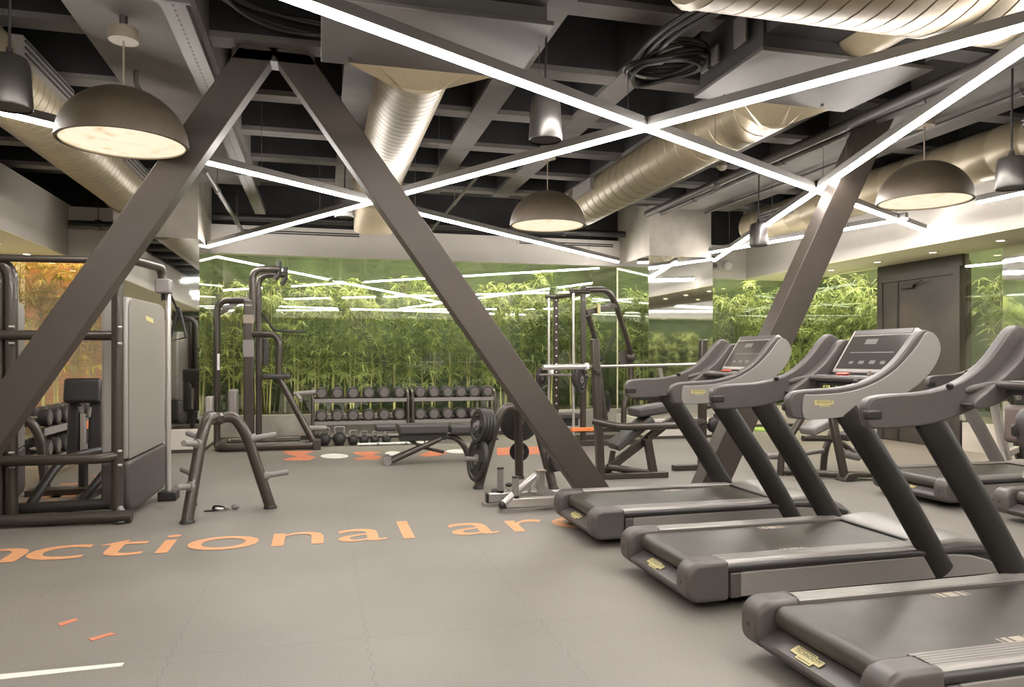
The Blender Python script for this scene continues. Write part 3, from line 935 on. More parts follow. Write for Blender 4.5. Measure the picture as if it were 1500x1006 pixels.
top = aty(402, 82, YT)
r0 = aty(888, 748, YT); l0 = aty(-131, 802, YT)
top.z = ZC + 0.02; r0.z = 0; l0.z = 0
t = thing('steel_a_frame', 'big bronze painted steel A-frame rising from the rubber floor to the slab', 'steel frame', (top.x, YT, 0))


def leg_prism(p, q, w, y0, y1):
    """Flat box leg in the plane of the frame, cut level at floor and slab."""
    d = q - p; L = math.hypot(d.x, d.z); k = w / (d.z / L) / 2
    return MB().prism([(p.x - k, p.z), (p.x + k, p.z), (q.x + k, q.z), (q.x - k, q.z)], y0, y1)


leg_prism(l0, top + V((-0.10, 0, 0)), 0.255, YT - 0.10, YT + 0.10).build('leg', 'truss', t, world=True, bevel=0.006)
leg_prism(r0, top + V((0.10, 0, 0)), 0.255, YT - 0.10, YT + 0.10).build('leg', 'truss', t, world=True, bevel=0.006)
MB().bb(top.x - 0.32, top.x + 0.32, YT - 0.1, YT + 0.1, ZC - 0.1, ZC - 0.02).build('apex_plate', 'truss', t, world=True)
for p in (l0, r0):
    MB().bb(p.x - 0.26, p.x + 0.26, YT - 0.17, YT + 0.17, 0, 0.012).build('base_plate', 'truss', t, world=True)
c0, c1 = aty(1026, 740, YT), aty(1272, 196, YT)
c0.z = 0
c1 = c0 + (c1 - c0) * (ZC - 0.03) / (c1.z)
t = thing('leaning_column', 'leaning bronze steel column standing behind the treadmills', 'steel column', (c0.x, YT, 0))
leg_prism(c0, c1, 0.27, YT - 0.1, YT + 0.1).build('shaft', 'truss', t, world=True, bevel=0.006)
MB().bb(c0.x - 0.26, c0.x + 0.26, YT - 0.17, YT + 0.17, 0, 0.012).build('base_plate', 'truss', t, world=True)

# ================================================================== treadmills (local x: rear to front, y: near side negative)
def badge(parent, c, w, h, u, v_, logo=True):
    """Yellow stepped logo plate with dark lettering; u: reading direction, v_: up."""
    c, u, v_ = V(c), V(u).normalized(), V(v_).normalized(); n = u.cross(v_)
    poly = [(-.5, .5), (.22, .5), (.22, .36), (.5, .36), (.5, -.2), (.3, -.2), (.3, -.5), (-.22, -.5), (-.22, -.24), (-.5, -.24)]
    def plate(sc, dep):
        vs = [c + u * (x * w * sc) + v_ * (y * h * sc) for x, y in poly]
        vs2 = [p + n * dep for p in vs]; k = len(poly)
        return MB().add(vs + vs2, [tuple(range(k - 1, -1, -1)), tuple(range(k, 2 * k))] + [(i, (i + 1) % k, (i + 1) % k + k, i + k) for i in range(k)])
    b = plate(1, 0.0025).build('badge', 'badge', parent, smooth=False)
    vs, fs = text_geo('TECHNOGYM', 1.0)
    x1 = max(p.x for p in vs); hh = max(p.y for p in vs)
    sc = w * 0.86 / x1; sy = h * 0.34 / hh
    m = MB().add([c + n * 0.0034 + u * (-w * 0.43 + p.x * sc) + v_ * (p.y * sy - h * 0.05) for p in vs], fs)
    for (xa, xb, yy) in ((-.4, .18, .4), (-.16, .26, -.36)):
        q = [c + n * 0.0034 + u * (x * w) + v_ * (y * h) for x, y in ((xa, yy - .03), (xb, yy - .03), (xb, yy + .03), (xa, yy + .03))]
        m.add(q, [(0, 1, 2, 3)])
    m.build('lettering', 'badge_ink', b, smooth=False)
    return b


def arc(c, r, a0, a1, n):
    return [(c[0] + r * math.cos(a0 + (a1 - a0) * i / n), c[1] + r * math.sin(a0 + (a1 - a0) * i / n)) for i in range(n + 1)]


def smooth_poly(pts, k=4):
    """Closed Catmull-Rom through pts."""
    n = len(pts); out = []
    for i in range(n):
        p0, p1, p2, p3 = (V((*pts[(i + j) % n], 0)) for j in (-1, 0, 1, 2))
        for s in range(k):
            t = s / k
            q = 0.5 * ((2 * p1) + (p2 - p0) * t + (2 * p0 - 5 * p1 + 4 * p2 - p3) * t * t + (3 * p1 - p0 - 3 * p2 + p3) * t ** 3)
            out.append((q.x, q.y))
    return out


ARM = [(0.66, 1.075), (0.645, 1.15), (0.675, 1.205), (0.78, 1.222), (0.98, 1.232), (1.14, 1.262), (1.27, 1.315), (1.37, 1.385), (1.44, 1.455), (1.50, 1.525), (1.565, 1.572), (1.63, 1.55), (1.668, 1.495), (1.668, 1.43), (1.62, 1.345), (1.55, 1.275), (1.45, 1.21), (1.33, 1.155), (1.18, 1.105), (1.03, 1.07), (0.85, 1.055), (0.70, 1.055)]
PAN = [(0.735, 1.062), (0.735, 1.185), (0.80, 1.192), (0.97, 1.2), (1.13, 1.228), (1.26, 1.278), (1.37, 1.345), (1.45, 1.415), (1.52, 1.49), (1.575, 1.555), (1.63, 1.55), (1.672, 1.495), (1.674, 1.43), (1.625, 1.343), (1.553, 1.272), (1.453, 1.207), (1.332, 1.152), (1.182, 1.102), (1.03, 1.067), (0.85, 1.053)]


def treadmill(label, loc, silver=False, group='treadmills'):
    t = thing('treadmill', label, 'treadmill', loc, 0, group)
    B = lambda mb, n, m, p=t, **k: mb.build(n, m, p, **k)
    # body
    B(MB().prism([(0.14, 0.1), (0.18, 0.06), (1.9, 0.06), (2.22, 0.09), (2.24, 0.16), (1.95, 0.245), (0.14, 0.245)], -0.43, 0.43), 'chassis', 'black', bevel=0.01)
    # rear end cap: two rounded corner blocks and a sloping bumper
    prof = [(0.0, 0.12), (0.015, 0.075), (0.05, 0.055), (0.26, 0.06), (0.26, 0.283), (0.07, 0.283), (0.025, 0.262), (0.002, 0.215)]
    prof = [(0.26, 0.283), (0.26, 0.06), (0.10, 0.058)] + arc((0.075, 0.133), 0.075, 1.5 * PI, PI, 5) + arc((0.09, 0.193), 0.09, PI, PI / 2, 7)
    for s in (-1, 1):
        B(MB().prism(prof, 0.325 * s, 0.478 * s), 'corner_cap', 'tcap', bevel=0.028, bseg=4)
    bp = MB().prism([(0.012, 0.10), (0.05, 0.058), (0.24, 0.06), (0.24, 0.15), (0.13, 0.158), (0.10, 0.15), (0.022, 0.118)], -0.36, 0.36)
    bump = B(bp, 'rear_bumper', 'tcap', bevel=0.008)
    for s in (-1, 1):
        B(MB().lathe([(0.011, 0), (0.011, 0.004)], (0.0035, 0.40 * s, 0.165), (-1, 0, 0), 12), 'screw', 'black')
    badge(t, (0.058, 0.05, 0.137), 0.19, 0.062, (0, -1, 0), (0.9, 0, 0.4))
    # belt, wrapped round the rear roller
    blt = [(1.60, 0.262), (0.135, 0.262)] + arc((0.135, 0.209), 0.053, PI / 2, 3 * PI / 2, 10)[1:] + [(1.60, 0.156)]
    belt = B(MB().prism(blt, -0.315, 0.315), 'belt', 'tbelt')
    for (y0, y1) in ((-0.305, -0.245), (0.235, 0.295)):
        mk = MB()
        for x, w in ((0.92, 0.008), (0.945, 0.025), (0.985, 0.06), (1.06, 0.025), (1.10, 0.008)):
            mk.bb(x - 0.2 * (y0 < 0), x + w - 0.2 * (y0 < 0), y0, y1, 0.2622, 0.2630)
        mk.build('belt_marking', 'beltmark', belt)
    # ribbed aluminium side rails with a dark edge below
    for s in (-1, 1):
        rl = MB()
        y0, y1 = (0.325, 0.445)
        n = 5
        pr = [(y0, 0.235), (y0, 0.276)]
        for i in range(n):
            a = y0 + 0.006 + (y1 - y0 - 0.016) * i / n; w = (y1 - y0 - 0.016) / n
            pr += [(a + 0.001, 0.283), (a + w * 0.72, 0.283), (a + w * 0.76, 0.281), (a + w * 0.98, 0.281)]
        pr += [(y1, 0.276), (y1 + 0.01, 0.26), (y1, 0.235)]
        rl.prism([(y * s, z) for y, z in pr], 0.22, 1.61, plane='yz')
        B(rl, 'side_rail', 'trail')
        B(MB().tube([(0.2, 0.452 * s, 0.238), (1.6, 0.452 * s, 0.238), (1.9, 0.44 * s, 0.235), (2.05, 0.42 * s, 0.215)], 0.024, 10), 'edge_trim', 'trim')
        sp = MB().prism(smooth_poly([(0.36, 0.085), (0.36, 0.2), (0.36, 0.212), (0.9, 0.217), (1.6, 0.222), (1.85, 0.215), (2.05, 0.17), (2.12, 0.12), (2.05, 0.085), (1.2, 0.08)], 3) if False else
                        [(0.33, 0.075), (0.33, 0.213), (1.62, 0.222), (1.78, 0.219), (1.92, 0.2), (2.04, 0.165), (2.12, 0.115), (2.12, 0.08)], 0.43 * s, 0.466 * s)
        B(sp, 'side_panel', 'tsilver', bevel=0.008)
        B(MB().bb(0.265, 0.328, min(0.43 * s, 0.474 * s), max(0.43 * s, 0.474 * s), 0.072, 0.214), 'end_block', 'tcap', bevel=0.01)
        # leaning flat-oval post
        pt = MB().tube([(1.71, 0.447 * s, 0.11), (1.38, 0.447 * s, 0.62), (1.04, 0.438 * s, 1.10)], 0.036, 20, ry=0.084, up=(1, 0, 0.62))
        B(pt, 'post', 'tpost' if not silver else 'tsilver')
        # sweeping arm
        arm = B(MB().prism(smooth_poly(ARM, 3), 0.395 * s, 0.458 * s), 'arm', 'tplastic', bevel=0.012, bseg=3)
        MB().prism(smooth_poly(PAN, 3), 0.456 * s, 0.466 * s).build('arm_panel', 'tsilver', arm, bevel=0.003)
        MB().bb(0.636, 0.735, min(0.388 * s, 0.42 * s), max(0.388 * s, 0.42 * s), 1.10, 1.15).build('arm_slot', 'black', arm, bevel=0.012)
        # inner wing that carries the arm up to the console
        wg = [(1.2, 1.16), (1.22, 1.195), (1.28, 1.232), (1.36, 1.29), (1.46, 1.365), (1.54, 1.45), (1.60, 1.52), (1.66, 1.53), (1.70, 1.48), (1.68, 1.40), (1.58, 1.28), (1.38, 1.18), (1.26, 1.15)]
        B(MB().prism(smooth_poly(wg, 3), 0.315 * s, 0.40 * s), 'console_wing', 'tplastic', bevel=0.03, bseg=3)
        B(MB().lathe([(0.016, 0), (0.019, 0.01), (0.014, 0.024), (0.006, 0.028)], (1.14, 0.40 * s, 1.25), (-0.2, -0.3 * s, 1), 14), 'speed_lever', 'black')
    badge(t, (0.865, -0.466, 1.143), 0.125, 0.037, (1, 0, 0.02), (0, 0, 1))
    # front hood
    hd = [(1.63, 0.262), (1.68, 0.285), (1.86, 0.30), (2.0, 0.283), (2.18, 0.225), (2.28, 0.15), (2.29, 0.07), (2.1, 0.06), (1.63, 0.1)]
    B(MB().prism(hd, -0.415, 0.415), 'front_hood', 'thood', bevel=0.02, bseg=3)
    B(MB().bb(1.598, 1.632, -0.42, 0.42, 0.2, 0.275), 'belt_guard', 'black', bevel=0.006)
    # handlebar and console
    B(MB().tube(fillet([(1.24, 0.41, 1.235), (1.36, 0.36, 1.268), (1.36, -0.36, 1.268), (1.24, -0.41, 1.235)], 0.06), 0.021, 14), 'handlebar', 'tcap')
    for y in (-0.16, 0.2):
        B(MB().bb(1.346, 1.366, y - 0.045, y + 0.045, 1.287, 1.2905), 'grip_sticker', 'white')
    tray = B(MB().prism([(1.37, 1.22), (1.40, 1.285), (1.56, 1.30), (1.60, 1.22)], -0.3, 0.3), 'tray', 'black', bevel=0.01)
    MB().lathe([(0.04, 0), (0.045, 0.012), (0.03, 0.02)], (1.43, 0.09, 1.287), (0, 0, 1), 18).build('stop_button', 'red', tray)
    MB().lathe([(0.012, 0), (0.014, 0.02), (0.009, 0.035)], (1.42, -0.17, 1.287), (0, 0, 1), 12).build('key_plug', 'canopy', tray)
    # display: tilted tablet frame
    p0, p1 = V((1.505, 0, 1.300)), V((1.69, 0, 1.585))
    d = (p1 - p0).normalized(); nrm = V((-d.z, 0, d.x))
    def slab(y0, y1, s0, s1, t0, t1):
        L = (p1 - p0).length
        vs = []
        for tt in (t0, t1):
            for y, s_ in ((y0, s0), (y1, s0), (y1, s1), (y0, s1)):
                q = p0 + d * (L * s_) + nrm * tt; vs.append((q.x, y, q.z))
        return MB().add(vs, [(0, 1, 2, 3), (7, 6, 5, 4), (0, 4, 5, 1), (1, 5, 6, 2), (2, 6, 7, 3), (3, 7, 4, 0)])
    fr = B(slab(-0.29, 0.29, 0, 1.02, -0.03, 0.012), 'display', 'bezel', bevel=0.012, bseg=3)
    slab(-0.262, 0.262, 0.085, 0.86, 0.012, 0.0145).build('screen', 'screen', fr)
    ic = MB()
    for (a, b_, s0, s1) in ((0.0, 0.11, 0.66, 0.78), (-0.17, -0.13, 0.2, 0.27), (-0.08, -0.03, 0.2, 0.28), (0.02, 0.07, 0.2, 0.27), (0.12, 0.16, 0.2, 0.26), (-0.2, 0.2, 0.455, 0.475)):
        q = slab(a, b_, s0, s1, 0.0146, 0.0150); ic.add(q.v, q.f)
    ic.build('icon_pattern', 'icon', fr)
    slab(-0.262, 0.262, 0.89, 1.0, 0.012, 0.016).build('top_strip', 'tplastic', fr)
    for y in (-0.16, -0.05, 0.06):
        slab(y - 0.025, y + 0.025, 0.995, 1.025, -0.02, 0.0).build('speaker_slot', 'black', fr)
    q = slab(-0.3, 0.3, -0.16, 0.98, -0.13, -0.03)
    B(q, 'console_shell', 'tplastic', bevel=0.03, bseg=3)
    return t


TX = 1.93
treadmill('grey treadmill nearest the A-frame leg, farthest of the front row', (TX, 5.62, 0))
treadmill('grey treadmill in the middle of the front row with the dark door behind its screen', (TX, 4.155, 0))
treadmill('nearest grey treadmill of the front row with two pale marks on its belt', (TX, 2.685, 0))
treadmill('treadmill with silver posts farther back in the second row', (5.58, 6.13, 0), True)
treadmill('treadmill with silver posts in the second row, its rear corner beside the nearer silver one', (5.68, 4.78, 0), True)

# ================================================================== floor lettering and marks
def letters(word, x0, y0, size, sx, name, label):
    vs, fs = text_geo(word, size)
    m = MB().add([(x0 + p.x * sx, y0 + p.y, 0.002 + p.z) for p in vs], fs)
    o = m.build(name, 'orangepaint', None, smooth=False)
    return tag(o, label, 'floor lettering')




def word(chars, label):
    """chars: (letter, left edge x, right edge x) on the baseline Y = 5.81; heights follow the font."""
    m = MB()
    for ch, xa, xb in chars:
        vs, fs = text_geo(ch, 0.905)
        a, b = min(p.x for p in vs), max(p.x for p in vs)
        k = (xb - xa) / (b - a)
        m.add([(xa + (p.x - a) * k, 5.81 + p.y, 0.003) for p in vs], fs)
    return tag(m.build('floor_lettering', 'orangepaint', None, smooth=False), label, 'floor lettering')


def fx(px, py):
    return atz(px, py).x


word([('f', -3.43, -3.08), ('u', -3.0, -2.6), ('n', -2.5, fx(35, 800) + 0.10), ('c', -2.03, -1.64), ('t', -1.60, -1.25), ('i', fx(226, 809), fx(226, 809) + 0.1),
      ('o', -0.97, -0.46), ('n', -0.36, 0.02), ('a', 0.13, 0.50), ('l', fx(592, 790), fx(609, 789))],
     'orange word inlaid in the floor, running from the weight machine past the plate tree')
word([('a', 1.02, 1.40), ('r', 1.52, 1.85), ('e', 1.9, 2.35), ('a', 2.45, 2.85)], 'orange word inlaid in the floor, running under the farthest front treadmill')

def patch(pts, m, label, name='floor_marking', rad=None):
    P = [atz(*p) for p in pts]
    mb = MB().prism([(p.x, p.y) for p in P], 0.0005, 0.003, plane='xy')
    return tag(mb.build(name, m, None, smooth=False), label, 'floor marking')


patch([(84, 914), (110, 906), (115, 908), (90, 917)], 'redpaint', 'short red dash painted on the floor, the one farther from the white line')
patch([(129, 936), (155, 929), (162, 927), (171, 929), (160, 931), (135, 939)], 'redpaint', 'short red dash with a bent tip painted on the floor nearer the white line')
patch([(-40, 992), (182, 971), (178, 976), (-40, 1000)], 'whitepaint', 'long white line painted on the floor in front')


def oval(px, py, w, h, m, label):
    patch([(px + w / 2 * math.cos(2 * PI * i / 24), py + h / 2 * math.sin(2 * PI * i / 24)) for i in range(24)], m, label)


oval(490, 668, 41, 7, 'whitepaint', 'white oval dot on the floor between two red marks by the lat machine')
oval(576, 664, 24, 6, 'whitepaint', 'white oval dot on the floor beside the feet of the flat bench')
oval(674, 661, 42, 6, 'whitepaint', 'white oval dot on the floor under the seat end of the flat bench')
BF = [(-23, -8), (5, -9), (19, -8), (6, -3), (21, 2), (12, 7), (-18, 7), (-24, 5), (-4, 1), (-20, -4)]
patch([(440 + x * 1.1, 668 + y * 0.9) for x, y in BF], 'redpaint', 'red butterfly shaped mark on the floor under the lat machine base')
patch([(540 + x, 668 + y * 0.75) for x, y in BF], 'redpaint', 'red butterfly shaped mark on the floor left of the flat bench feet'.replace('left of', 'just before'))
patch([(614, 667), (628, 661), (645, 658), (655, 664), (640, 668), (622, 669)], 'redpaint', 'red patch on the floor under the middle of the flat bench')
patch([(728, 656), (815, 653), (822, 664), (728, 667)], 'redpaint', 'wide red patch on the floor behind the loaded plate tree')
# orange lettering seen edge-on beside the wall rack: a column of strokes
st = MB()
for i, (y, x0, x1) in enumerate(((7.55, -2.78, -2.45), (7.9, -2.82, -2.32), (8.1, -2.8, -2.3), (8.4, -2.85, -2.2), (8.75, -2.85, -2.2), (9.2, -2.8, -2.2), (9.7, -2.6, -2.1), (10.2, -2.5, -2.1), (10.6, -2.4, -2.0))):
    st.bb(x0, x1, y, y + 0.1, 0.0005, 0.003)
    if i in (1, 3):
        st.bb(x0 + 0.2, x0 + 0.3, y, y + 0.35, 0.0005, 0.003)
tag(st.build('floor_lettering', 'orangepaint', None, smooth=False), 'orange strokes on the floor behind the weight machine beside the wall dumbbell rack', 'floor lettering')
# ================================================================== weight plates and plate trees
def plate_mesh(t, r, th, axis, at):
    ax = V(axis).normalized(); at = V(at)
    prof = [(0.026, -th / 2), (0.05, -th / 2), (0.052, -th * 0.25), (r * 0.78, -th * 0.25), (r * 0.82, -th / 2), (r * 0.97, -th / 2), (r, -th * 0.3),
            (r, th * 0.3), (r * 0.97, th / 2), (r * 0.82, th / 2), (r * 0.78, th * 0.25), (0.052, th * 0.25), (0.05, th / 2), (0.026, th / 2)]
    d = MB().lathe(prof, at, ax, 36, caps=False)
    n = len(prof); s = 36; o = (n - 1) * s
    d.f += [(o + j, o + (j + 1) % s, (j + 1) % s, j) for j in range(s)]
    d.build('disc', 'rubber', t)
    MB().lathe([(0.027, -th * 0.52), (0.055, -th * 0.52), (0.055, th * 0.52), (0.027, th * 0.52)], at, ax, 24, caps=False).build('hub', 'peg', t)
    if r > 0.16:
        e = ax.orthogonal().normalized(); f = ax.cross(e)
        for k in range(3):
            a = 2 * PI * k / 3 + 0.4
            c = at + (e * math.cos(a) + f * math.sin(a)) * r * 0.55
            tt = (f * math.cos(a) - e * math.sin(a))
            MB().tube([c - tt * r * 0.22 + ax * th * 0.26, c + tt * r * 0.22 + ax * th * 0.26], r * 0.09, 10).build('grip_slot', 'black', t)


def weight_plate(label, c, r, th, axis, group):
    t = thing('weight_plate', label, 'weight plate', c, 0, group)
    plate_mesh(t, r, th, axis, (0, 0, 0))
    return t


def plate_tree(label, loc, rz, m='frame'):
    t = thing('plate_tree', label, 'plate rack', loc, rz)
    for k in range(3):
        a = 2 * PI * k / 3; d = V((math.cos(a), math.sin(a), 0))
        pts = fillet([d * 0.47, d * 0.255 + V((0, 0, 0.70)), d * 0.15 + V((0, 0, 0.87)), d * 0.02 + V((0, 0, 0.855))], 0.16, 8)
        lg = MB().tube(pts, 0.05, 16).build('leg', m, t)
        MB().lathe([(0.06, 0), (0.06, 0.015), (0.052, 0.03)], d * 0.465, (0, 0, 1), 18).build('foot', 'black', lg)
        for z, rr in ((0.30, 0.378), (0.655, 0.27)):
            p = d * rr + V((0, 0, z)); dr_ = (d + V((0, 0, 0.12))).normalized()
            MB().cyl(p, p + dr_ * 0.07, 0.04, 16).cyl(p + dr_ * 0.06, p + dr_ * 0.25, 0.026, 16).build('peg', 'peg', lg)
    MB().lathe([(0.05, 0.80), (0.075, 0.83), (0.075, 0.88), (0.05, 0.905)], seg=20).build('hub', m, t)
    return t


AP = V((-0.92, 7.25, 0))
plate_tree('empty plate tree with bare grey pegs beside the weight machine', AP, math.radians(-113))
A2 = V((2.1, 7.95, 0))
plate_tree('plate tree loaded with dark discs behind the silver bar stand', A2, math.radians(192))


def on_peg(ang, z, rr, off):
    d = V((math.cos(math.radians(ang)), math.sin(math.radians(ang)), 0)); dr_ = (d + V((0, 0, 0.12))).normalized()
    return A2 + d * rr + V((0, 0, z)) + dr_ * off, dr_


for k in range(4):
    c, ax = on_peg(192, 0.655, 0.27, 0.085 + 0.038 * k)
    weight_plate(('dark disc on the upper peg, innermost of its row of four', 'dark disc on the upper peg, second from the plate tree leg', 'dark disc on the upper peg, third from the plate tree leg', 'dark disc on the upper peg, outermost of the four by the flat bench')[k], c - V((0, 0, 0.0)), 0.185, 0.034, ax, 'discs on the loaded plate tree')
c, ax = on_peg(192, 0.30, 0.378, 0.10)
weight_plate('large dark disc alone on the low peg by the flat bench foot', c, 0.24, 0.05, ax, 'discs on the loaded plate tree')
c, ax = on_peg(312, 0.30, 0.378, 0.09)
weight_plate('small dark disc on the low peg beside the steel leg, inner one', c, 0.125, 0.035, ax, 'discs on the loaded plate tree')
c, ax = on_peg(312, 0.30, 0.378, 0.13)
weight_plate('small dark disc on the low peg beside the steel leg, outer one', c, 0.12, 0.035, ax, 'discs on the loaded plate tree')
c, ax = on_peg(72, 0.655, 0.27, 0.10)
weight_plate('big dark disc hanging at the back of the loaded plate tree', c, 0.225, 0.05, ax, 'discs on the loaded plate tree')
c, ax = on_peg(72, 0.30, 0.378, 0.10)
weight_plate('small dark disc low on the back leg of the loaded plate tree', c, 0.115, 0.035, ax, 'discs on the loaded plate tree')

# small black ankle strap on the floor
t = thing('ankle_strap', 'small black strap with a white buckle lying on the floor under the empty plate tree', 'strap', atz(322, 748))
MB().tube(fillet([(-0.13, 0.0, 0.006), (-0.05, -0.02, 0.01), (0.03, 0.0, 0.02), (0.08, 0.02, 0.014)], 0.04), 0.022, 8, ry=0.007).tube(fillet([(-0.06, 0.03, 0.01), (-0.05, 0.0, 0.05), (0.02, 0.0, 0.04), (0.05, 0.03, 0.008)], 0.03), 0.014, 8, ry=0.006).build('webbing', 'black', t)
MB().tube([(0.03 * math.cos(a), -0.025 + 0.016 * math.sin(a), 0.026) for a in [2 * PI * i / 16 for i in range(16)]], 0.006, 6, closed=True).build('buckle', 'white', t)
MB().sphere((0.13, 0.03, 0.028), 0.028, sc=(1.3, 1, 1)).build('end_ball', 'peg', t)

# ================================================================== dumbbells and racks
def dumbbell_at(label, c, rz, group, r=0.098, L=0.30):
    t = thing('dumbbell', label, 'dumbbell', c, rz, group)
    MB().cyl((0, -L * 0.24, 0), (0, L * 0.24, 0), 0.017, 12).build('handle', 'steel', t)
    for s in (-1, 1):
        h = MB().lathe([(r * 0.75, 0), (r * 0.97, 0.012), (r, 0.03), (r, 0.085), (r * 0.95, 0.1), (r * 0.8, 0.105)], (0, s * L * 0.18, 0), (0, s, 0), 24).build('head', 'rubber', t)
        MB().lathe([(r * 0.70, 0.1), (r * 0.70, 0.109), (r * 0.3, 0.110), (r * 0.28, 0.106)], (0, s * L * 0.18, 0), (0, s, 0), 24).build('end_cap', 'face', h)
    return t


ORD = ['first', 'second', 'third', 'fourth', 'fifth', 'last']
d0 = None


def dumbbell(label, c, rz, group):
    global d0
    if d0 is None:
        d0 = dumbbell_at(label, c, rz, group)
        return d0
    return dup(d0, c, rz, label, group)


def rack(label, x0, x1, y, z1, z2):
    t = thing('dumbbell_rack', label, 'dumbbell rack', ((x0 + x1) / 2, y, 0))
    for x in (x0, x1):
        MB().tube(fillet([(x, y - 0.26, 0.0), (x, y - 0.2, z1 - 0.06), (x, y - 0.12, z1 + 0.02), (x, y + 0.2, z1 + 0.08), (x, y + 0.26, 0.0)], 0.1), 0.028, 12).build('side_frame', 'frame', t, world=True)
        MB().bb(x - 0.04, x + 0.04, y - 0.3, y + 0.3, 0, 0.03).build('foot', 'black', t, world=True, bevel=0.006)
    for z in (z1, z2):
        for yy, dzz in ((y - 0.17, -0.02), (y + 0.07, 0.03)):
            MB().bar((x0, yy, z + dzz - 0.12), (x1, yy, z + dzz - 0.12), 0.05, 0.035).build('shelf_rail', 'frame', t, world=True)
        MB().bb(x0, x1, y - 0.22, y - 0.205, z - 0.15, z - 0.09).build('shelf_lip', 'peg', t, world=True)
        m = MB()
        for i in range(7):
            xx = x0 + (x1 - x0) * (i + 0.02) / 6.04 + 0.0
            m.bb(xx - 0.015, xx + 0.015, y - 0.2, y + 0.1, z - 0.118, z - 0.10)
        m.build('saddle_rib', 'peg', t, world=True)
    MB().bar((x0, y + 0.1, 0.1), (x1, y + 0.1, 0.1), 0.04, 0.04).build('stretcher', 'chrome', t, world=True)
    return t


RY = 12.75
for q, (x0, x1, nm) in enumerate(((-0.13, 1.42, 'lat machine'), (1.50, 2.92, 'loaded plate tree'))):
    lab = ('black two tier dumbbell rack beside the lat machine under the glass', 'black two tier dumbbell rack behind the loaded plate tree')[q]
    rack(lab, x0, x1, RY, 0.83, 0.46)
    for z, tier in ((0.83, 'upper'), (0.46, 'lower')):
        for i in range(6):
            x = x0 + (x1 - x0) * (i + 0.55) / 6.1
            ii = i if q == 0 else 5 - i
            dumbbell('%s dumbbell from the %s, %s tier of its rack' % (ORD[ii], nm, tier), (x, RY - 0.05, z - 0.02 + 0.02), 0, 'dumbbells on the two racks under the glass')

# rack along the side wall, its dumbbells pointing across the room
t = thing('dumbbell_rack', 'dumbbell rack along the side behind the weight machine seat', 'dumbbell rack', (-3.2, 10.2, 0))
WY0, WY1 = 9.1, 11.0
for y in (WY0, WY1):
    MB().tube(fillet([(-2.9, y, 0), (-2.95, y, 0.55), (-3.05, y, 0.74), (-3.4, y, 0.8), (-3.45, y, 0)], 0.12), 0.05, 14).build('side_frame', 'frame', t, world=True)
for z in (0.74, 0.40):
    MB().bar((-2.95, WY0, z - 0.13), (-2.95, WY1, z - 0.13), 0.05, 0.06).build('shelf_rail', 'orange' if z > 0.6 and False else 'frame', t, world=True)
    MB().bar((-3.25, WY0, z - 0.09), (-3.25, WY1, z - 0.09), 0.05, 0.05).build('shelf_rail', 'frame', t, world=True)
    MB().bb(-2.92, -2.905, WY0, WY1, z - 0.18, z - 0.1).build('shelf_lip', 'peg', t, world=True)
MB().bb(-2.904, -2.9, 9.9, 10.9, 0.5, 0.6).build('shelf_stripe', 'orange', t, world=True)
for z, tier in ((0.74, 'upper'), (0.40, 'lower')):
    for i in range(6):
        dumbbell('%s dumbbell on the side rack %s tier, counting from its near end' % (ORD[i], tier), (-3.08, WY0 + 0.22 + 0.285 * i, z), PI / 2, 'dumbbells on the side rack')

# kettlebells and a bar under the first rack
kb = None
for i, (px, py, s, lab) in enumerate(((475, 642, 1.1, 'dark kettlebell on the floor nearest the lat machine base'), (497, 643, 1.15, 'dark kettlebell on the floor, second from the lat machine'), (517, 640, 0.9, 'dark kettlebell on the floor, third from the lat machine'),
                                    (533, 640, 0.85, 'dark kettlebell on the floor, fourth from the lat machine'), (549, 640, 0.8, 'dark kettlebell on the floor just before the flat bench end'), (566, 640, 0.8, 'dark kettlebell on the floor behind the flat bench end pad'))):
    c = aty(px, py, 12.32); c.z = 0
    if kb is None:
        kb = thing('kettlebell', lab, 'kettlebell', c, 0, 'kettlebells under the dumbbell rack')
        MB().sphere((0, 0, 0.085), 0.085, 18, 10, (1, 1, 0.98)).build('body', 'rubber', kb)
        MB().lathe([(0.06, 0), (0.062, 0.012), (0.05, 0.02)], seg=18).build('base', 'black', kb)
        MB().tube(fillet([(-0.05, 0, 0.14), (-0.075, 0, 0.235), (0.075, 0, 0.235), (0.05, 0, 0.14)], 0.05), 0.014, 10).build('handle', 'peg', kb)
        o = kb
    else:
        o = dup(kb, c, 0.2 * i, lab)
    o.scale = (s * 1.1, s * 1.1, s * 1.1)
p, q = aty(524, 646, 12.1), aty(612, 642, 12.1)
t = thing('weight_bar', 'straight steel bar lying on the floor under the dumbbell rack', 'bar', (p.x, 12.1, 0.03))
MB().cyl((p.x, 12.1, 0.03), (q.x + 0.2, 12.1, 0.03), 0.022, 12).build('shaft', 'chrome', t, world=True)
for x in (p.x + 0.3, p.x + 0.75):
    MB().cyl((x, 12.1, 0.03), (x + 0.04, 12.1, 0.03), 0.03, 12).build('collar', 'peg', t, world=True)

# ================================================================== adjustable bench
Yb = 10.0
def bq(px, py, dy=0.0):
    return aty(px, py, Yb + dy)


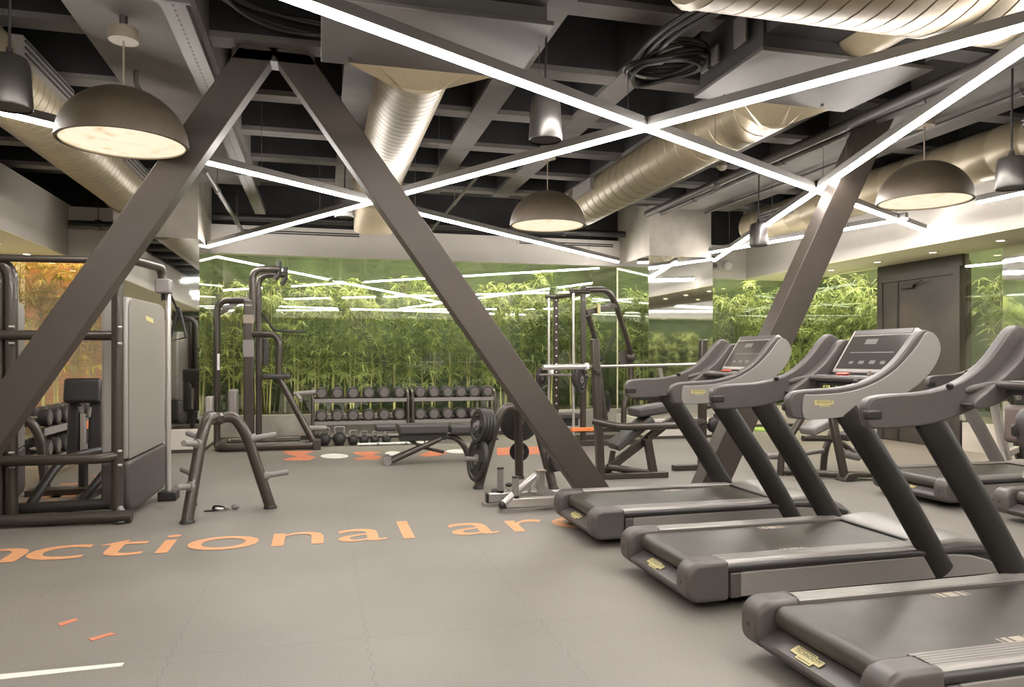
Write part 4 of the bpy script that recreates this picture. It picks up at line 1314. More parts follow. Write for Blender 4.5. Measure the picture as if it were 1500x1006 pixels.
t = thing('weight_bench', 'black padded adjustable bench standing flat before the dumbbell racks', 'bench', (bq(625, 660).x, Yb, 0))
for (a, b, y0, y1, nm) in ((549, 579, 621, 632, 'back_pad_end'), (583, 655, 621, 636, 'back_pad'), (658, 697, 622, 636, 'seat_pad')):
    p, q = bq(a, y0), bq(b, y1)
    MB().bb(p.x, q.x, Yb - 0.15, Yb + 0.15, q.z + 0.02, p.z).build(nm if nm != 'back_pad_end' else 'head_pad', 'pad', t, world=True, bevel=0.03, bseg=3)
p, q = bq(585, 634), bq(652, 642)
MB().bb(p.x, q.x, Yb - 0.10, Yb + 0.10, q.z - 0.01, p.z).build('pad_plate', 'black', t, world=True)
lg = MB().tube(fillet([bq(566, 679, -0.12), bq(640, 645, -0.12), bq(652, 637, 0)], 0.1), 0.035, 12).build('leg', 'frame', t, world=True)
lg2 = MB().tube(fillet([bq(563, 676, 0.15), bq(640, 645, 0.12), bq(652, 637, 0)], 0.1), 0.035, 12).build('leg', 'frame', t, world=True)
for dy in (-0.14, 0.14):
    c = bq(567, 676, dy); c.z = 0.055
    MB().cyl(c + V((0, -0.05, 0)), c + V((0, 0.05, 0)), 0.055, 18).build('wheel', 'peg', t, world=True)
MB().tube(fillet([bq(645, 638), bq(668, 640), bq(682, 655), bq(687, 676)], 0.12), 0.04, 12).build('seat_leg', 'frame', t, world=True)
c = bq(690, 680); c.z = 0.04
MB().cyl(c + V((0, -0.17, 0)), c + V((0, 0.17, 0)), 0.04, 14).build('front_foot', 'black', t, world=True)
MB().tube([bq(592, 641), bq(622, 656), bq(650, 662)], 0.022, 10).build('brace', 'frame', t, world=True)
MB().tube([bq(622, 640), bq(622, 656)], 0.012, 8).build('adjuster_pin', 'steel', t, world=True)
a = [bq(688, 652), bq(692, 656), bq(693, 664), bq(688, 667)]
MB().tube(fillet(a, 0.03), 0.008, 8).build('carry_handle', 'black', t, world=True)

# ================================================================== lat machine by the pillar
Yl = 12.2
def lq(px, py, dy=0.0):
    return aty(px, py, Yl + dy)


t = thing('lat_machine', 'tall brown grey pulldown and dip machine standing beside the mirrored pillar under the glass', 'gym machine', (lq(380, 650).x, Yl, 0))
x0, x1 = lq(318, 655).x, lq(468, 655).x
zb = 0.07
MB().tube(fillet([(x1, Yl - 0.35, zb), (x0 + 0.05, Yl - 0.35, zb), (x0 + 0.05, Yl + 0.45, zb), (x1 - 0.3, Yl + 0.45, zb)], 0.2), 0.062, 14).build('base_frame', 'frame', t, world=True)
MB().bb(x1 - 0.1, x1 + 0.02, Yl - 0.43, Yl - 0.27, 0.0, 0.16).build('base_block', 'frame', t, world=True, bevel=0.01)
MB().bb(x1 - 0.1, x1 + 0.01, Yl + 0.37, Yl + 0.53, 0.0, 0.16).build('base_block', 'frame', t, world=True, bevel=0.01)
cx = lq(366, 500).x
MB().bar((cx, Yl - 0.15, 0.03), (cx, Yl - 0.15, lq(366, 440).z), 0.15, 0.12, up=(0, 1, 0)).build('column', 'frame', t, world=True, bevel=0.02)
MB().bar((cx + 0.13, Yl + 0.05, 0.03), (cx + 0.13, Yl + 0.05, lq(366, 430).z), 0.09, 0.1, up=(0, 1, 0)).build('column', 'frame', t, world=True, bevel=0.02)
for py, h in ((462, 0.13), (498, 0.26)):
    p = lq(364, py)
    MB().bb(cx - 0.079, cx + 0.079, Yl - 0.216, Yl - 0.2, p.z - h, p.z).build('instruction_plate', 'peg' if h > 0.2 else 'canopy', t, world=True)
MB().tube(fillet([lq(370, 470, -0.1), lq(370, 394, -0.1), lq(405, 394, -0.1), lq(409, 394, -0.1)], 0.2), 0.055, 14).build('pullup_arm', 'frame', t, world=True)
MB().tube(fillet([lq(378, 470, 0.5), lq(378, 402, 0.5), lq(418, 402, 0.5)], 0.2), 0.055, 14).build('pullup_arm', 'frame', t, world=True)
for px, py, dy in ((409, 383, -0.1), (418, 391, 0.5)):
    MB().tube([lq(px, py, dy), lq(px, py + 18, dy), lq(px - 6, py + 26, dy)], 0.04, 12).build('grip', 'black', t, world=True)
MB().tube(fillet([lq(318, 655, 0.1), lq(318, 442, 0.1), lq(350, 439, 0.05), lq(377, 441, 0)], 0.35, 10), 0.05, 14).build('rear_post', 'frame', t, world=True)
MB().prism([(lq(321, 462).x, lq(321, 462).z), (lq(326, 448).x, lq(326, 448).z), (lq(345, 441).x, lq(345, 441).z), (lq(350, 444).x, lq(350, 444).z)], Yl + 0.07, Yl + 0.13).build('gusset', 'frame', t, world=True)
MB().bb(lq(319, 518).x - 0.012, lq(321, 518).x + 0.005, Yl + 0.02, Yl + 0.04, lq(319, 542).z, lq(319, 518).z).build('sticker', 'white', t, world=True)
for dy in (-0.3, 0.3):
    MB().tube(fillet([lq(371, 490, dy * 0.6), lq(402, 490, dy), lq(409, 500, dy), lq(408, 552, dy), lq(460, 648, dy)], 0.12), 0.05, 14).build('dip_arm', 'frame', t, world=True)
p = lq(405, 549)
MB().bb(lq(386, 549).x, lq(427, 549).x, Yl - 0.36, Yl - 0.06, p.z - 0.06, p.z + 0.02).build('elbow_pad', 'vinyl', t, world=True, bevel=0.025)
MB().tube(fillet([lq(384, 458), lq(402, 484), lq(446, 486)], 0.04), 0.02, 10).build('lat_bar', 'black', t, world=True)
MB().bb(lq(336, 572).x, lq(349, 572).x, Yl - 0.2, Yl + 0.1, lq(340, 618).z, lq(340, 570).z).build('weight_shield', 'peg', t, world=True, bevel=0.03)
MB().bb(lq(303, 580).x, lq(313, 580).x, Yl - 0.2, Yl + 0.1, lq(308, 618).z, lq(308, 580).z).build('back_pad', 'shroudrim', t, world=True, bevel=0.02)
MB().bb(lq(384, 495).x, lq(392, 495).x, Yl + 0.1, Yl + 0.3, lq(388, 535).z, lq(388, 495).z).build('side_pad', 'pad', t, world=True, bevel=0.02)
MB().tube([lq(430, 577, -0.1), lq(463, 574, -0.1)], 0.035, 12).tube([lq(434, 577, -0.1), lq(441, 586, -0.3)], 0.03, 12).build('knee_roller', 'peg', t, world=True)
MB().tube([lq(452, 627, -0.1), lq(478, 627, -0.1)], 0.04, 12).build('foot_peg', 'peg', t, world=True)
MB().tube([lq(378, 440, 0.1), lq(380, 500, 0.1), lq(377, 620, 0.1)], 0.012, 8).build('cable', 'steel', t, world=True)

# ================================================================== weight-stack machine at the side
def rotbox(c, sx, sy, z0, z1, rz):
    return MB().bb(-sx / 2, sx / 2, -sy / 2, sy / 2, z0, z1).move(Matrix.Translation(V((c[0], c[1], 0))) @ Matrix.Rotation(rz, 4, 'Z'))


t = thing('cable_machine', 'big twin stack weight machine with grey covers standing behind the A-frame leg', 'gym machine', (-2.3, 7.6, 0))
MB().tube([(-3.4, 7.02, 0.06), (-1.56, 6.95, 0.06)], 0.05, 14).build('floor_rail', 'frame', t, world=True)
MB().lathe([(0.05, 0), (0.06, 0.012), (0.055, 0.03)], (-1.65, 6.95, 0), (0, 0, 1), 14).build('rubber_foot', 'black', t, world=True)
UX, UY = aty(172, 500, 7.08).x, 7.08
LX = aty(3, 500, 7.2).x
MB().tube(fillet([(UX, UY, 0.06), (UX, UY, 2.23), (UX + 0.02, 7.2, 2.23)], 0.05), 0.048, 14).build('upright', 'frame', t, world=True)
for dx in (-0.03, 0.07):
    MB().tube(fillet([(LX + dx, 7.2, 0.06), (LX + dx, 7.2, 2.22), (LX + dx - 0.5, 7.3, 2.26)], 0.16), 0.05, 14).build('upright', 'frame', t, world=True)
zt = aty(90, 379, 7.1).z
MB().tube([(LX, 7.16, zt), (UX, 7.1, zt)], 0.032, 12).build('top_bar', 'frame', t, world=True)
zm = aty(90, 491, 7.1).z
MB().tube([(LX - 0.3, 7.16, zm), (UX, 7.1, zm)], 0.042, 12).build('middle_bar', 'frame', t, world=True)
zl = aty(90, 674, 7.0).z
MB().tube(fillet([(LX - 0.3, 7.16, zl + 0.01), (LX + 0.1, 7.05, zl), (UX - 0.1, 7.0, zl + 0.005), (UX, 7.08, zl + 0.02)], 0.08), 0.045, 12).build('lower_bar', 'frame', t, world=True)
for z in (zm - 0.07, zm + 0.07, zl - 0.06, zl + 0.06):
    MB().cyl((UX + 0.02, UY - 0.06, z), (UX + 0.05, UY - 0.06, z), 0.012, 10).build('bolt', 'chrome', t, world=True)
    MB().cyl((LX + 0.08, 7.12, z), (LX + 0.12, 7.12, z), 0.012, 10).build('bolt', 'chrome', t, world=True)
RX, RYY = aty(240, 400, 7.95).x, 7.95
ztr = aty(240, 392, 7.95).z
MB().tube(fillet([(UX + 0.02, 7.15, aty(180, 376, 7.15).z), (RX - 0.02, RYY, ztr), (RX, RYY, ztr - 0.25)], 0.1), 0.045, 12).build('rear_arm', 'frame', t, world=True)
MB().bb(RX - 0.07, RX + 0.07, RYY - 0.08, RYY + 0.08, aty(240, 430, RYY).z, aty(240, 409, RYY).z).build('pulley_block', 'peg', t, world=True, bevel=0.015)
MB().lathe([(0.06, -0.02), (0.045, 0), (0.06, 0.02)], (RX, RYY + 0.02, aty(240, 432, RYY).z), (1, 0, 0), 20).build('pulley', 'black', t, world=True)
MB().cyl((RX + 0.03, RYY + 0.05, 0.05), (RX + 0.03, RYY + 0.05, aty(240, 430, RYY).z), 0.028, 12).build('guide_post', 'chrome', t, world=True)
MB().bb(RX - 0.05, RX + 0.12, RYY - 0.05, RYY + 0.15, 0, 0.09).build('foot_block', 'black', t, world=True, bevel=0.01)
rzs = math.radians(-12)
sc = V(((-1.66 - 1.5) / 2 - 0.10, 7.58, 0))


def shroud(c, rz, lab=None):
    poly = [(-0.36, 0.5), (-0.36, 1.86), (-0.34, 1.92), (-0.29, 1.95), (0.35, 1.93), (0.41, 1.90), (0.44, 1.84), (0.44, 0.57)]
    low = [(-0.36, 0.49), (0.44, 0.57), (0.44, 0.18), (0.38, 0.12), (0.12, 0.08), (-0.2, 0.04), (-0.31, 0.06), (-0.36, 0.14)]
    mx = Matrix.Translation(V((c[0], c[1], 0))) @ Matrix.Rotation(rz, 4, 'Z')
    s = MB().prism(poly, -0.13, 0.10, plane='yz').move(mx).build('stack_cover', 'shroudrim', t, world=True, bevel=0.035, bseg=4)
    pin = [(y * 0.93, 0.5 + (z - 0.5) * 0.985 + 0.01) for y, z in poly]
    MB().prism(pin, 0.098, 0.108, plane='yz').move(mx).build('cover_panel', 'shroud', s, world=True, bevel=0.003)
    l = MB().prism(low, -0.135, 0.112, plane='yz').move(mx).build('lower_cover', 'tplastic', t, world=True, bevel=0.035, bseg=4)
    q = [mx @ V((0.1105, y, z)) for y, z in ((-0.02, 1.80), (0.14, 1.775), (0.15, 1.735), (0.0, 1.755))]
    MB().add(q, [(0, 1, 2, 3)]).build('yellow_sticker', 'badge', s, world=True, smooth=False)
    return s


shroud(sc, rzs)
shroud(V((LX - 0.20, 7.62, 0)), math.radians(3))
# handle strap hanging on the rear post
pp = V((aty(262, 470, 8.2).x, 8.2, 0))
zz = lambda py: aty(262, py, 8.2).z
MB().tube([(RX + 0.02, RYY + 0.1, zz(425)), (pp.x - 0.02, 8.2, zz(452))], 0.012, 8).tube([(pp.x, 8.2, zz(450)), (pp.x - 0.09, 8.2, zz(500)), (pp.x + 0.07, 8.2, zz(494)), (pp.x, 8.2, zz(450))], 0.016, 8).build('hand_strap', 'black', t, world=True)
MB().tube(fillet([(UX - 0.02, 7.1, 0.16), (UX + 0.10, 6.98, 0.02)], 0.02), 0.028, 8).build('foot_link', 'peg', t, world=True)

t = thing('leg_press_seat', 'black padded press seat on a chrome post inside the weight machine', 'gym machine', (-2.3, 8.6, 0))
Ys = 8.6
def sq(px, py, dy=0.0):
    return aty(px, py, Ys + dy)


def padbox(px0, px1, py0, py1, dy, th, nm, lean=0.0, bev=0.035):
    p, q = sq(px0, py0, dy), sq(px1, py1, dy)
    c = V(((p.x + q.x) / 2, Ys + dy, (p.z + q.z) / 2))
    return MB().box(c, (abs(q.x - p.x), th, abs(p.z - q.z)), (lean, 0, 0)).build(nm, 'vinyl', t, world=True, bevel=bev, bseg=4)


padbox(94, 149, 554, 590, 0.0, 0.10, 'head_pad', -0.15)
padbox(99, 119, 588, 668, 0.05, 0.09, 'back_pad', -0.1)
padbox(130, 152, 588, 664, 0.05, 0.09, 'back_pad', -0.1)
MB().tube([sq(122, 606), sq(122, 664)], 0.03, 14).build('chrome_post', 'chrome', t, world=True)
MB().tube([sq(122, 662), sq(122, 712)], 0.046, 14).build('post_sleeve', 'black', t, world=True)
MB().tube([sq(116, 596, 0.02), sq(122, 610), sq(130, 610), sq(132, 596, 0.02)], 0.02, 8).build('bracket', 'peg', t, world=True)
MB().tube(fillet([V((-2.55, 7.55, 0.05)), V((-2.45, 8.1, 0.42)), V((-2.2, 8.5, 0.46)), V((-2.0, 8.75, 0.42))], 0.2), 0.042, 12).build('base_leg', 'black', t, world=True)
MB().tube(fillet([V((-2.15, 7.55, 0.05)), V((-1.98, 8.3, 0.42)), V((-1.95, 8.6, 0.46))], 0.2), 0.042, 12).build('base_leg', 'black', t, world=True)
MB().tube([V((-2.62, 7.35, 0.09)), V((-1.83, 7.3, 0.11))], 0.05, 16).build('foot_roller', 'black', t, world=True)
MB().lathe([(0.045, 0), (0.045, 0.012)], (-2.625, 7.35, 0.09), (-1, 0, 0), 16).build('roller_cap', 'orange', t, world=True)
MB().bb(-2.9, -1.9, 8.5, 8.7, 0.0, 0.06).bb(-2.3, -2.2, 7.5, 9.0, 0.0, 0.07).build('base_frame', 'frame', t, world=True)
tag(MB().bb(-2.36, -2.0, 7.02, 7.12, 0.0, 0.035).build('step_bar', 'whitepaint', None), 'pale flat bar lying on the floor behind the weight machine rail', 'bar')

# ================================================================== silver bar stand in front of the loaded plate tree
t = thing('bar_stand', 'silver square tube bar stand with upright sleeves in front of the loaded plate tree', 'bar stand', (2.0, 6.8, 0))
x0a, x0b = atz(717, 745).x, atz(740, 751).x
ya, yb = 6.93, 6.63
for x0, y in ((x0a, ya), (x0b, yb)):
    MB().bar((x0 + 0.02, y, 0.075), (2.42, y, 0.075), 0.075, 0.085).build('floor_beam', 'chrome', t, world=True, bevel=0.008)
    MB().bar((x0, y, 0.075), (x0 + 0.022, y, 0.075), 0.08, 0.09).build('end_cap', 'black', t, world=True, bevel=0.006)
    MB().bb(x0 - 0.03, x0 + 0.28, y - 0.07, y + 0.05, 0, 0.03).build('foot_plate', 'peg', t, world=True)
for px, py0, y in ((733, 686, ya), (755, 699, yb)):
    p = aty(px, py0, y)
    s_ = MB().cyl((p.x, y, 0.11), (p.x, y, p.z), 0.032, 18).build('sleeve', 'peg', t, world=True)
    MB().cyl((p.x, y, 0.112), (p.x, y, 0.14), 0.036, 18).cyl((p.x, y, p.z - 0.004), (p.x, y, p.z + 0.01), 0.034, 18).build('sleeve_ring', 'black', s_, world=True)
a, b = aty(737, 738, yb - 0.06), aty(784, 697, 6.8)
MB().tube([a, b], 0.034, 14).build('diagonal_tube', 'chrome', t, world=True)
MB().sphere(a + V((-0.01, 0, -0.01)), 0.036).build('tube_cap', 'black', t, world=True)
p = aty(792, 690, 6.8)
MB().bar((p.x, 6.8, 0.1), (p.x, 6.8, p.z), 0.07, 0.07).build('post', 'chrome', t, world=True, bevel=0.006)
MB().bb(p.x - 0.045, p.x + 0.045, 6.755, 6.845, p.z, p.z + 0.012).build('post_cap', 'canopy', t, world=True)
MB().tube([aty(776, 704, 6.85), aty(775, 722, 6.85)], 0.016, 10).build('hook', 'chrome', t, world=True)
MB().bar((p.x - 0.05, 6.8, 0.20), (p.x + 0.2, 6.8, 0.05), 0.06, 0.06).build('brace', 'chrome', t, world=True)

t = thing('spring_collar', 'small black bar collars with a curled grip on the floor beside the silver stand', 'collar', atz(738, 722))
MB().tube([(0.05 * math.cos(a), 0.05 * math.sin(a), 0.03) for a in [PI * 1.6 * i / 14 for i in range(15)]], 0.016, 8).build('coil', 'peg', t)
for dx, dz_ in ((-0.09, 0.02), (0.06, 0.08)):
    MB().sphere((dx, 0.02, dz_), 0.03, 12, 8, (1.3, 1, 0.8)).build('grip', 'black', t)

# ================================================================== incline bench with barbell
Yo = 8.1
def oq(px, py, dy=0.0):
    return aty(px, py, Yo + dy)


t = thing('incline_press_bench', 'incline barbell bench with two tall uprights behind the farthest front treadmill', 'bench', (oq(950, 690).x, Yo, 0))
a0 = oq(880, 712); a0.z = 0.0
MB().bar(a0, oq(871, 496), 0.085, 0.10, up=(0, 1, 0)).build('upright', 'frame', t, world=True, bevel=0.012)
b0 = oq(1028, 700, 0.4); b0.z = 0
MB().bar(b0, oq(1030, 497, 0.4), 0.085, 0.10, up=(0, 1, 0)).build('upright', 'frame', t, world=True, bevel=0.012)
MB().tube(fillet([oq(868, 616), oq(906, 625, -0.1), oq(1000, 623, -0.1), oq(1030, 617, 0.4)], 0.12), 0.042, 14).build('cross_tube', 'frame', t, world=True)
spine0, spine1 = oq(882, 693, 0.1), oq(990, 610, 0.1)
MB().bar(spine0, spine1, 0.08, 0.09).build('spine', 'frame', t, world=True, bevel=0.01)
def slant(pa, pb, w, th, nm, m='pad'):
    d = (pb - pa).normalized(); up = V((-d.z, 0, d.x))
    c = pa.lerp(pb, 0.5)
    R = Matrix((d, V((0, 1, 0)), d.cross(V((0, 1, 0))))).transposed()
    return MB().box(c, ((pb - pa).length, w, th), R).build(nm, m, t, world=True, bevel=0.03, bseg=4)


slant(oq(897, 655, 0.1), oq(950, 612, 0.1), 0.32, 0.10, 'back_pad')
slant(oq(927, 604, 0.1), oq(975, 596, 0.1), 0.34, 0.11, 'head_pad')
MB().bar(oq(898, 660, 0.1), oq(893, 690, 0.1), 0.05, 0.05).build('pad_strut', 'frame', t, world=True)
c = oq(958, 704); c.z = 0
MB().bar(c, oq(948, 642, 0), 0.09, 0.08, up=(0, 1, 0)).build('rear_leg', 'frame', t, world=True, bevel=0.01)
MB().bar(oq(948, 643, 0), oq(968, 622, 0.05), 0.07, 0.07).build('strut', 'frame', t, world=True, bevel=0.01)
c1 = oq(890, 686); c2 = oq(955, 704); c1.z = 0.14; c2.z = 0.05
MB().tube([c1, c2], 0.04, 12).build('base_tube', 'frame', t, world=True)
c3 = oq(975, 705); c3.z = 0.03
MB().bar(V((a0.x, Yo, 0.035)), V((c3.x, Yo - 0.05, 0.035)), 0.09, 0.07).build('base_rail', 'frame', t, world=True, bevel=0.01)
MB().bar(V((b0.x - 0.4, Yo + 0.4, 0.035)), V((b0.x + 0.05, Yo + 0.4, 0.035)), 0.09, 0.07).build('base_rail', 'frame', t, world=True, bevel=0.01)
for px, py, dy in ((877, 540, -0.07), (1036, 540, 0.33)):
    p = oq(px, py, dy)
    MB().bb(p.x - 0.05, p.x + 0.02, p.y - 0.06, p.y + 0.06, p.z - 0.05, p.z - 0.018).build('bar_hook', 'black', t, world=True)
p, q = oq(795, 538, -0.09), oq(1040, 533, 0.30)
d = (q - p).normalized()
t = thing('barbell', 'long steel barbell resting on the two uprights of the incline bench', 'barbell', (p + q) / 2)
MB().cyl(p, q + d * 0.1, 0.016, 14).build('shaft', 'chrome', t, world=True)
MB().cyl(p, p + d * 0.55, 0.030, 18).build('sleeve', 'chrome', t, world=True)
MB().cyl(p + d * 0.55, p + d * 0.58, 0.042, 18).build('collar', 'white', t, world=True)
MB().cyl(q + d * 0.08, q + d * 0.1, 0.042, 18).cyl(q + d * 0.1, q + d * 0.6, 0.03, 18).build('sleeve', 'chrome', t, world=True)

# ================================================================== smith machine under the glass
Ym = 12.0
def mq(px, py, dy=0.0):
    return aty(px, py, Ym + dy)


t = thing('smith_machine', 'smith machine with perforated posts and bright guide rods in front of the glass', 'gym machine', (mq(850, 650).x, Ym, 0))
xa, xb = mq(817, 500).x, mq(854, 500, -0.7).x
zt0 = mq(817, 430).z
MB().bar((xa, Ym + 0.1, 0.02), (xa, Ym + 0.1, zt0), 0.075, 0.075, up=(0, 1, 0)).build('perforated_post', 'frame', t, world=True, bevel=0.006)
m = MB()
for i in range(15):
    z = 0.5 + i * 0.135
    m.lathe([(0.014, 0), (0.014, 0.004)], (xa - 0.005, Ym + 0.0625, z), (0, -1, 0), 10)
m.build('hole_pattern', 'white', t, world=True)
zt1 = mq(854, 420, -0.7).z
MB().bar((xb, Ym - 0.7, 0.02), (xb, Ym - 0.7, zt1), 0.075, 0.09, up=(0, 1, 0)).build('front_post', 'frame', t, world=True, bevel=0.01)
xr0, xr1 = mq(804, 500, 0.05).x, mq(840, 500, -0.75).x
for x, y, z1 in ((xr0, Ym + 0.05, mq(804, 436).z), (xr1, Ym - 0.75, mq(840, 428, -0.75).z)):
    MB().cyl((x, y, 0.05), (x, y, z1), 0.022, 14).build('guide_rod', 'chrome', t, world=True)
MB().tube([(xr0 - 0.06, Ym + 0.05, zt0 - 0.05), (xa + 0.05, Ym + 0.08, zt0 - 0.05)], 0.035, 12).tube([(xa, Ym + 0.1, zt0 - 0.06), (xb, Ym - 0.66, zt1 - 0.1)], 0.035, 12).tube([(xr1 - 0.06, Ym - 0.75, zt1 - 0.08), (xb + 0.1, Ym - 0.72, zt1 - 0.08)], 0.04, 12).build('top_frame', 'frame', t, world=True)
MB().tube(fillet([mq(857, 425, -0.7), mq(890, 424, -0.6), mq(902, 445, -0.5), mq(926, 523, 0.2)], 0.25, 8), 0.05, 14).build('swing_arm', 'frame', t, world=True)
MB().bar(mq(858, 458, -0.7), mq(902, 447, -0.5), 0.07, 0.09).build('cross_brace', 'frame', t, world=True, bevel=0.01)
MB().bb(mq(876, 450, -0.66).x - 0.02, mq(876, 450, -0.66).x + 0.02, Ym - 0.72, Ym - 0.6, mq(876, 459, -0.66).z, mq(876, 446, -0.66).z).build('warning_tag', 'badge', t, world=True)
MB().tube(fillet([mq(861, 462, -0.5), mq(872, 495, -0.4), mq(880, 560, -0.4), mq(888, 625, -0.4)], 0.4, 8), 0.045, 14).build('lever_arm', 'frame', t, world=True)
kq = mq(923, 522, 0.2)
MB().sphere(kq + V((0, -0.03, -0.02)), 0.09, 20, 10).lathe([(0.14, 0), (0.14, 0.05), (0.1, 0.06)], kq + V((-0.06, 0.02, -0.02)), (0.3, 1, 0), 24).build('pivot', 'frame', t, world=True)
MB().tube(fillet([kq + V((0.0, 0, -0.05)), mq(925, 560, 0.2), mq(914, 590, 0.1), mq(913, 640, 0.1)], 0.3), 0.05, 14).build('lever_post', 'frame', t, world=True)
MB().tube([mq(870, 520, -0.4), mq(874, 526, -0.4), mq(880, 524, -0.4)], 0.07, 12).build('roller', 'black', t, world=True)
MB().bb(mq(806, 640).x, mq(925, 640).x, Ym - 0.78, Ym - 0.68, 0.0, 0.09).bb(mq(806, 640).x, mq(925, 640).x, Ym + 0.05, Ym + 0.15, 0.0, 0.09).bb(xb - 0.05, xb + 0.05, Ym - 0.75, Ym + 0.1, 0, 0.09).build('base_frame', 'frame', t, world=True, bevel=0.01)
zq = mq(830, 636, -0.7).z
MB().bb(xr1 - 0.05, xb + 0.15, Ym - 0.82, Ym - 0.74, 0.24, 0.30).build('stop_arm', 'orange', t, world=True, bevel=0.01)
MB().bb(mq(807, 605).x, mq(842, 605).x, Ym - 0.3, Ym + 0.0, mq(820, 612).z, mq(820, 604).z).build('bench_pad', 'pad', t, world=True, bevel=0.02)
MB().bb(mq(810, 605).x, mq(840, 605).x, Ym - 0.25, Ym - 0.05, mq(820, 622).z, mq(820, 612).z).build('bench_frame', 'black', t, world=True)
zbar = mq(825, 549, -0.3).z
MB().tube([(xr0 - 0.25, Ym + 0.0, zbar), (xr1 + 0.25, Ym - 0.78, zbar)], 0.02, 12).build('smith_bar', 'peg', t, world=True)
MB().box((xr0 + 0.03, Ym - 0.02, zbar + 0.03), (0.06, 0.07, 0.12)).build('bar_carriage', 'white', t, world=True, bevel=0.02)
u_ = (V((xr1 + 0.25, Ym - 0.78, zbar)) - V((xr0 - 0.25, Ym, zbar))).normalized()
for px, py, dy, r, lab in ((793, 552, 0.03, 0.17, 'dark disc on the smith machine bar beside the thin guide rod'), (846, 550, -0.78, 0.2, 'dark disc on the smith machine bar before the front post, inner one'), (851, 556, -0.82, 0.235, 'ridged dark disc on the smith machine bar before the front post, outer one')):
    c = mq(px, py, dy)
    weight_plate(lab, c, r, 0.05, V((0.75, -0.66, 0)), 'discs on the smith machine')
for px, py, dy, r, lab in ((882, 592, 0.3, 0.2, 'dark disc on the lever low behind the tall upright'), (936, 570, 0.3, 0.2, 'dark disc on the lever arm beside the mirrored pillar')):
    c = mq(px, py, dy)
    weight_plate(lab, c, r, 0.05, V((0.35, -0.9, 0)), 'discs on the lever machine')

# ================================================================== back-extension bench behind the middle treadmill
Ye = 7.6
def eq(px, py, dy=0.0):
    return aty(px, py, Ye + dy)


t = thing('back_extension_bench', 'low brown grey exercise bench with bent tube legs behind the middle treadmill', 'bench', (eq(1220, 700).x, Ye, 0))
for px, px1, dy in ((1143, 1172, 0.25), (1206, 1226, 0.45)):
    a = eq(px, 690, dy); a.z = 0.0
    MB().tube(fillet([a, eq(px + 2, 660, dy), eq(px1, 615, dy), eq(px1 + 8, 604, dy)], 0.25), 0.042, 14).build('leg', 'frame', t, world=True)
p = eq(1237, 704, -0.3); p.z = 0.05
MB().bar(p, eq(1217, 600, -0.2), 0.085, 0.07, up=(0, 1, 0)).build('front_post', 'frame', t, world=True, bevel=0.015)
a = eq(1147, 690, 0.25); b = eq(1235, 702, -0.2)
MB().tube([V((a.x, a.y, 0.05)), V((b.x, b.y, 0.05))], 0.04, 12).build('base_tube', 'frame', t, world=True)
MB().tube([V((a.x, a.y + 0.02, 0.06)), V((a.x + 0.35, a.y - 0.02, 0.06))], 0.04, 12).build('base_tube', 'frame', t, world=True)
a = eq(1234, 708, -0.3); b = eq(1280, 704, -0.3)
MB().prism([(a.x - 0.03, 0.0), (a.x + 0.02, 0.09), (a.x + 0.12, 0.10), (b.x - 0.06, 0.08), (b.x, 0.06), (b.x, 0.03), (a.x + 0.17, 0.04), (a.x + 0.1, 0.0)], Ye - 0.37, Ye - 0.2).build('foot_plate', 'frame', t, world=True, bevel=0.015)
def epad(pa, pb, w, th, nm, m='pad'):
    d = (pb - pa).normalized()
    R = Matrix((d, V((0, 1, 0)), d.cross(V((0, 1, 0))))).transposed()
    return MB().box(pa.lerp(pb, 0.5), ((pb - pa).length, w, th), R).build(nm, m, t, world=True, bevel=0.03, bseg=3)


epad(eq(1180, 632, 0.1), eq(1216, 615, 0.1), 0.28, 0.10, 'hip_pad', 'peg')
epad(eq(1230, 640, 0.1), eq(1268, 634, 0.1), 0.26, 0.09, 'thigh_pad')
MB().tube(fillet([eq(1176, 642), eq(1215, 642), eq(1236, 650), eq(1255, 668)], 0.1), 0.035, 12).build('spine_tube', 'frame', t, world=True)
MB().tube(fillet([eq(1239, 660), eq(1252, 662), eq(1264, 645)], 0.06), 0.032, 12).build('curved_arm', 'peg', t, world=True)
MB().tube([eq(1235, 664), eq(1258, 669)], 0.05, 14).build('ankle_roller', 'peg', t, world=True)
MB().tube([eq(1122, 668, 0.4), eq(1150, 668, 0.4)], 0.04, 12).tube([eq(1150, 668, 0.4), eq(1206, 660, 0.4)], 0.03, 12).build('side_roller', 'peg', t, world=True)

# curved adjustable bench farther back, and the bike at the edge
t = thing('hand_crank_stand', 'black stand with silver hand crank behind the farthest treadmill console post', 'gym machine', aty(1052, 680, 8.6))
t.location.z = 0
kq = lambda px, py, dy=0.0: aty(px, py, 8.6 + dy)
MB().tube(fillet([V((t.location.x, 8.6, 0.0)), kq(1047, 640), kq(1050, 606)], 0.1), 0.04, 12).build('post', 'frame', t, world=True)
MB().bb(t.location.x - 0.2, t.location.x + 0.2, 8.5, 8.7, 0, 0.05).build('base', 'frame', t, world=True, bevel=0.01)
MB().tube([kq(1024, 620), kq(1036, 617)], 0.035, 12).tube([kq(1018, 612), kq(1018, 624)], 0.06, 14).build('crank', 'chrome', t, world=True)
MB().sphere(kq(1045, 622), 0.1, 18, 10, (1, 0.6, 1)).build('flywheel', 'black', t, world=True)
MB().tube(fillet([kq(1052, 606), kq(1056, 590), kq(1036, 596)], 0.05), 0.03, 10).build('lever', 'black', t, world=True)

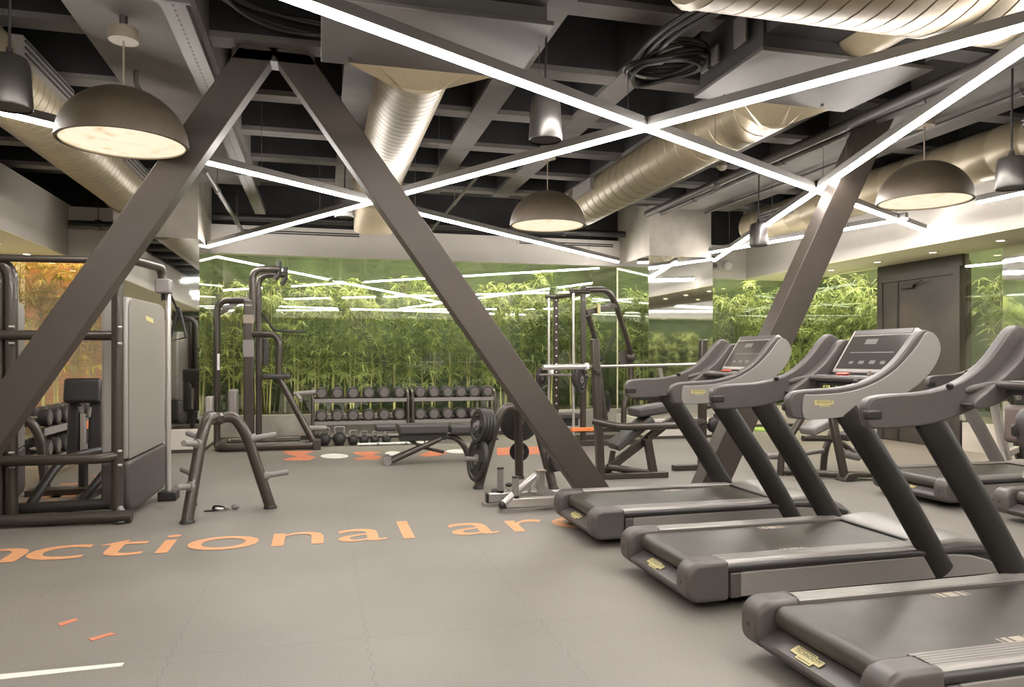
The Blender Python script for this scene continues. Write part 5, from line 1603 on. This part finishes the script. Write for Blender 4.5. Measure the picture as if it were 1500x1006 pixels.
t = thing('exercise_bike', 'silver and brown exercise bike standing past the silver treadmill by the mirror', 'exercise bike', (8.0, 6.2, 0))
kx = lambda px, py, y=6.2: aty(px, py, y)
B0 = kx(1440, 672, 6.9)
MB().bb(7.2, 8.6, 6.85, 7.0, 0, 0.07).bb(7.25, 7.35, 6.6, 7.25, 0, 0.06).bb(8.45, 8.55, 6.6, 7.25, 0, 0.06).build('base', 'chrome', t, world=True, bevel=0.015)
MB().tube([(7.75, 6.92, 0.05), (7.6, 6.92, 0.55), (7.5, 6.92, 0.92)], 0.05, 14).build('seat_post', 'chrome', t, world=True)
MB().sphere((7.48, 6.92, 0.96), 0.16, 18, 10, (1.1, 0.8, 0.35)).build('saddle', 'brownpad', t, world=True)
MB().tube([(8.25, 6.92, 0.05), (8.3, 6.92, 0.7), (8.2, 6.92, 1.15)], 0.05, 14).build('handle_post', 'chrome', t, world=True)
MB().tube(fillet([(8.0, 6.7, 1.18), (8.22, 6.72, 1.2), (8.22, 7.12, 1.2), (8.0, 7.14, 1.18)], 0.06), 0.02, 10).build('handlebar', 'black', t, world=True)
MB().lathe([(0.26, -0.05), (0.28, 0), (0.26, 0.05)], (8.1, 6.92, 0.36), (0, 1, 0), 28).build('flywheel_cover', 'black', t, world=True)
MB().bar((7.7, 6.92, 0.3), (8.3, 6.92, 0.5), 0.07, 0.08).build('frame', 'chrome', t, world=True, bevel=0.015)

t = thing('padded_backrest', 'brown padded backrest on a silver bracket past the silver treadmill rails', 'seat', (6.9, 5.55, 0))
p = aty(1500, 622, 5.55)
MB().box((p.x, 5.55, p.z), (0.14, 0.34, 0.36), (0, 0.05, 0)).build('pad', 'brownpad', t, world=True, bevel=0.05, bseg=4)
MB().tube(fillet([(p.x + 0.03, 5.55, 0.28), (p.x + 0.12, 5.55, p.z - 0.1), (p.x + 0.06, 5.55, p.z)], 0.06), 0.035, 12).build('bracket', 'chrome', t, world=True)

# ================================================================== green mat on the planter edge beyond the pillar
g = aty(1108, 632, YB - 0.2)
tag(MB().lathe([(0.36, 0), (0.36, 0.03)], (g.x, 12.85, 0.0), (0, 0, 1), 36).build('balance_disc', 'greenmat', None), 'green balance disc lying on the floor before the planter beyond the pillar', 'balance disc')

# ================================================================== light, view, camera
w = bpy.data.worlds.new('World'); S.world = w; w.use_nodes = True
w.node_tree.nodes['Background'].inputs[0].default_value = (1, 0.95, 0.88, 1)
w.node_tree.nodes['Background'].inputs[1].default_value = 0.0

cam = bpy.data.cameras.new('Camera'); cam.sensor_width = 36.0; cam.lens = 36.0 * FOC / 1500.0
cam.shift_y = (HOR - 503.0) / 1500.0
cam.clip_start = 0.05
co = bpy.data.objects.new('Camera', cam); COL.objects.link(co)
co.location = (0, 0, HCAM); co.rotation_euler = (PI / 2, 0, -YAW)
S.camera = co
vs_ = S.view_settings
S.display_settings.display_device = 'sRGB'
vs_.view_transform = 'Standard'; vs_.look = 'None'; vs_.gamma = 1; vs_.use_curve_mapping = False
vs_.exposure = 1.0
cy = S.cycles
cy.use_denoising = True
cy.max_bounces = 8; cy.diffuse_bounces = 4; cy.glossy_bounces = 5; cy.transmission_bounces = 6; cy.transparent_max_bounces = 16
cy.sample_clamp_indirect = 4.0
cy.caustics_reflective = False; cy.caustics_refractive = False
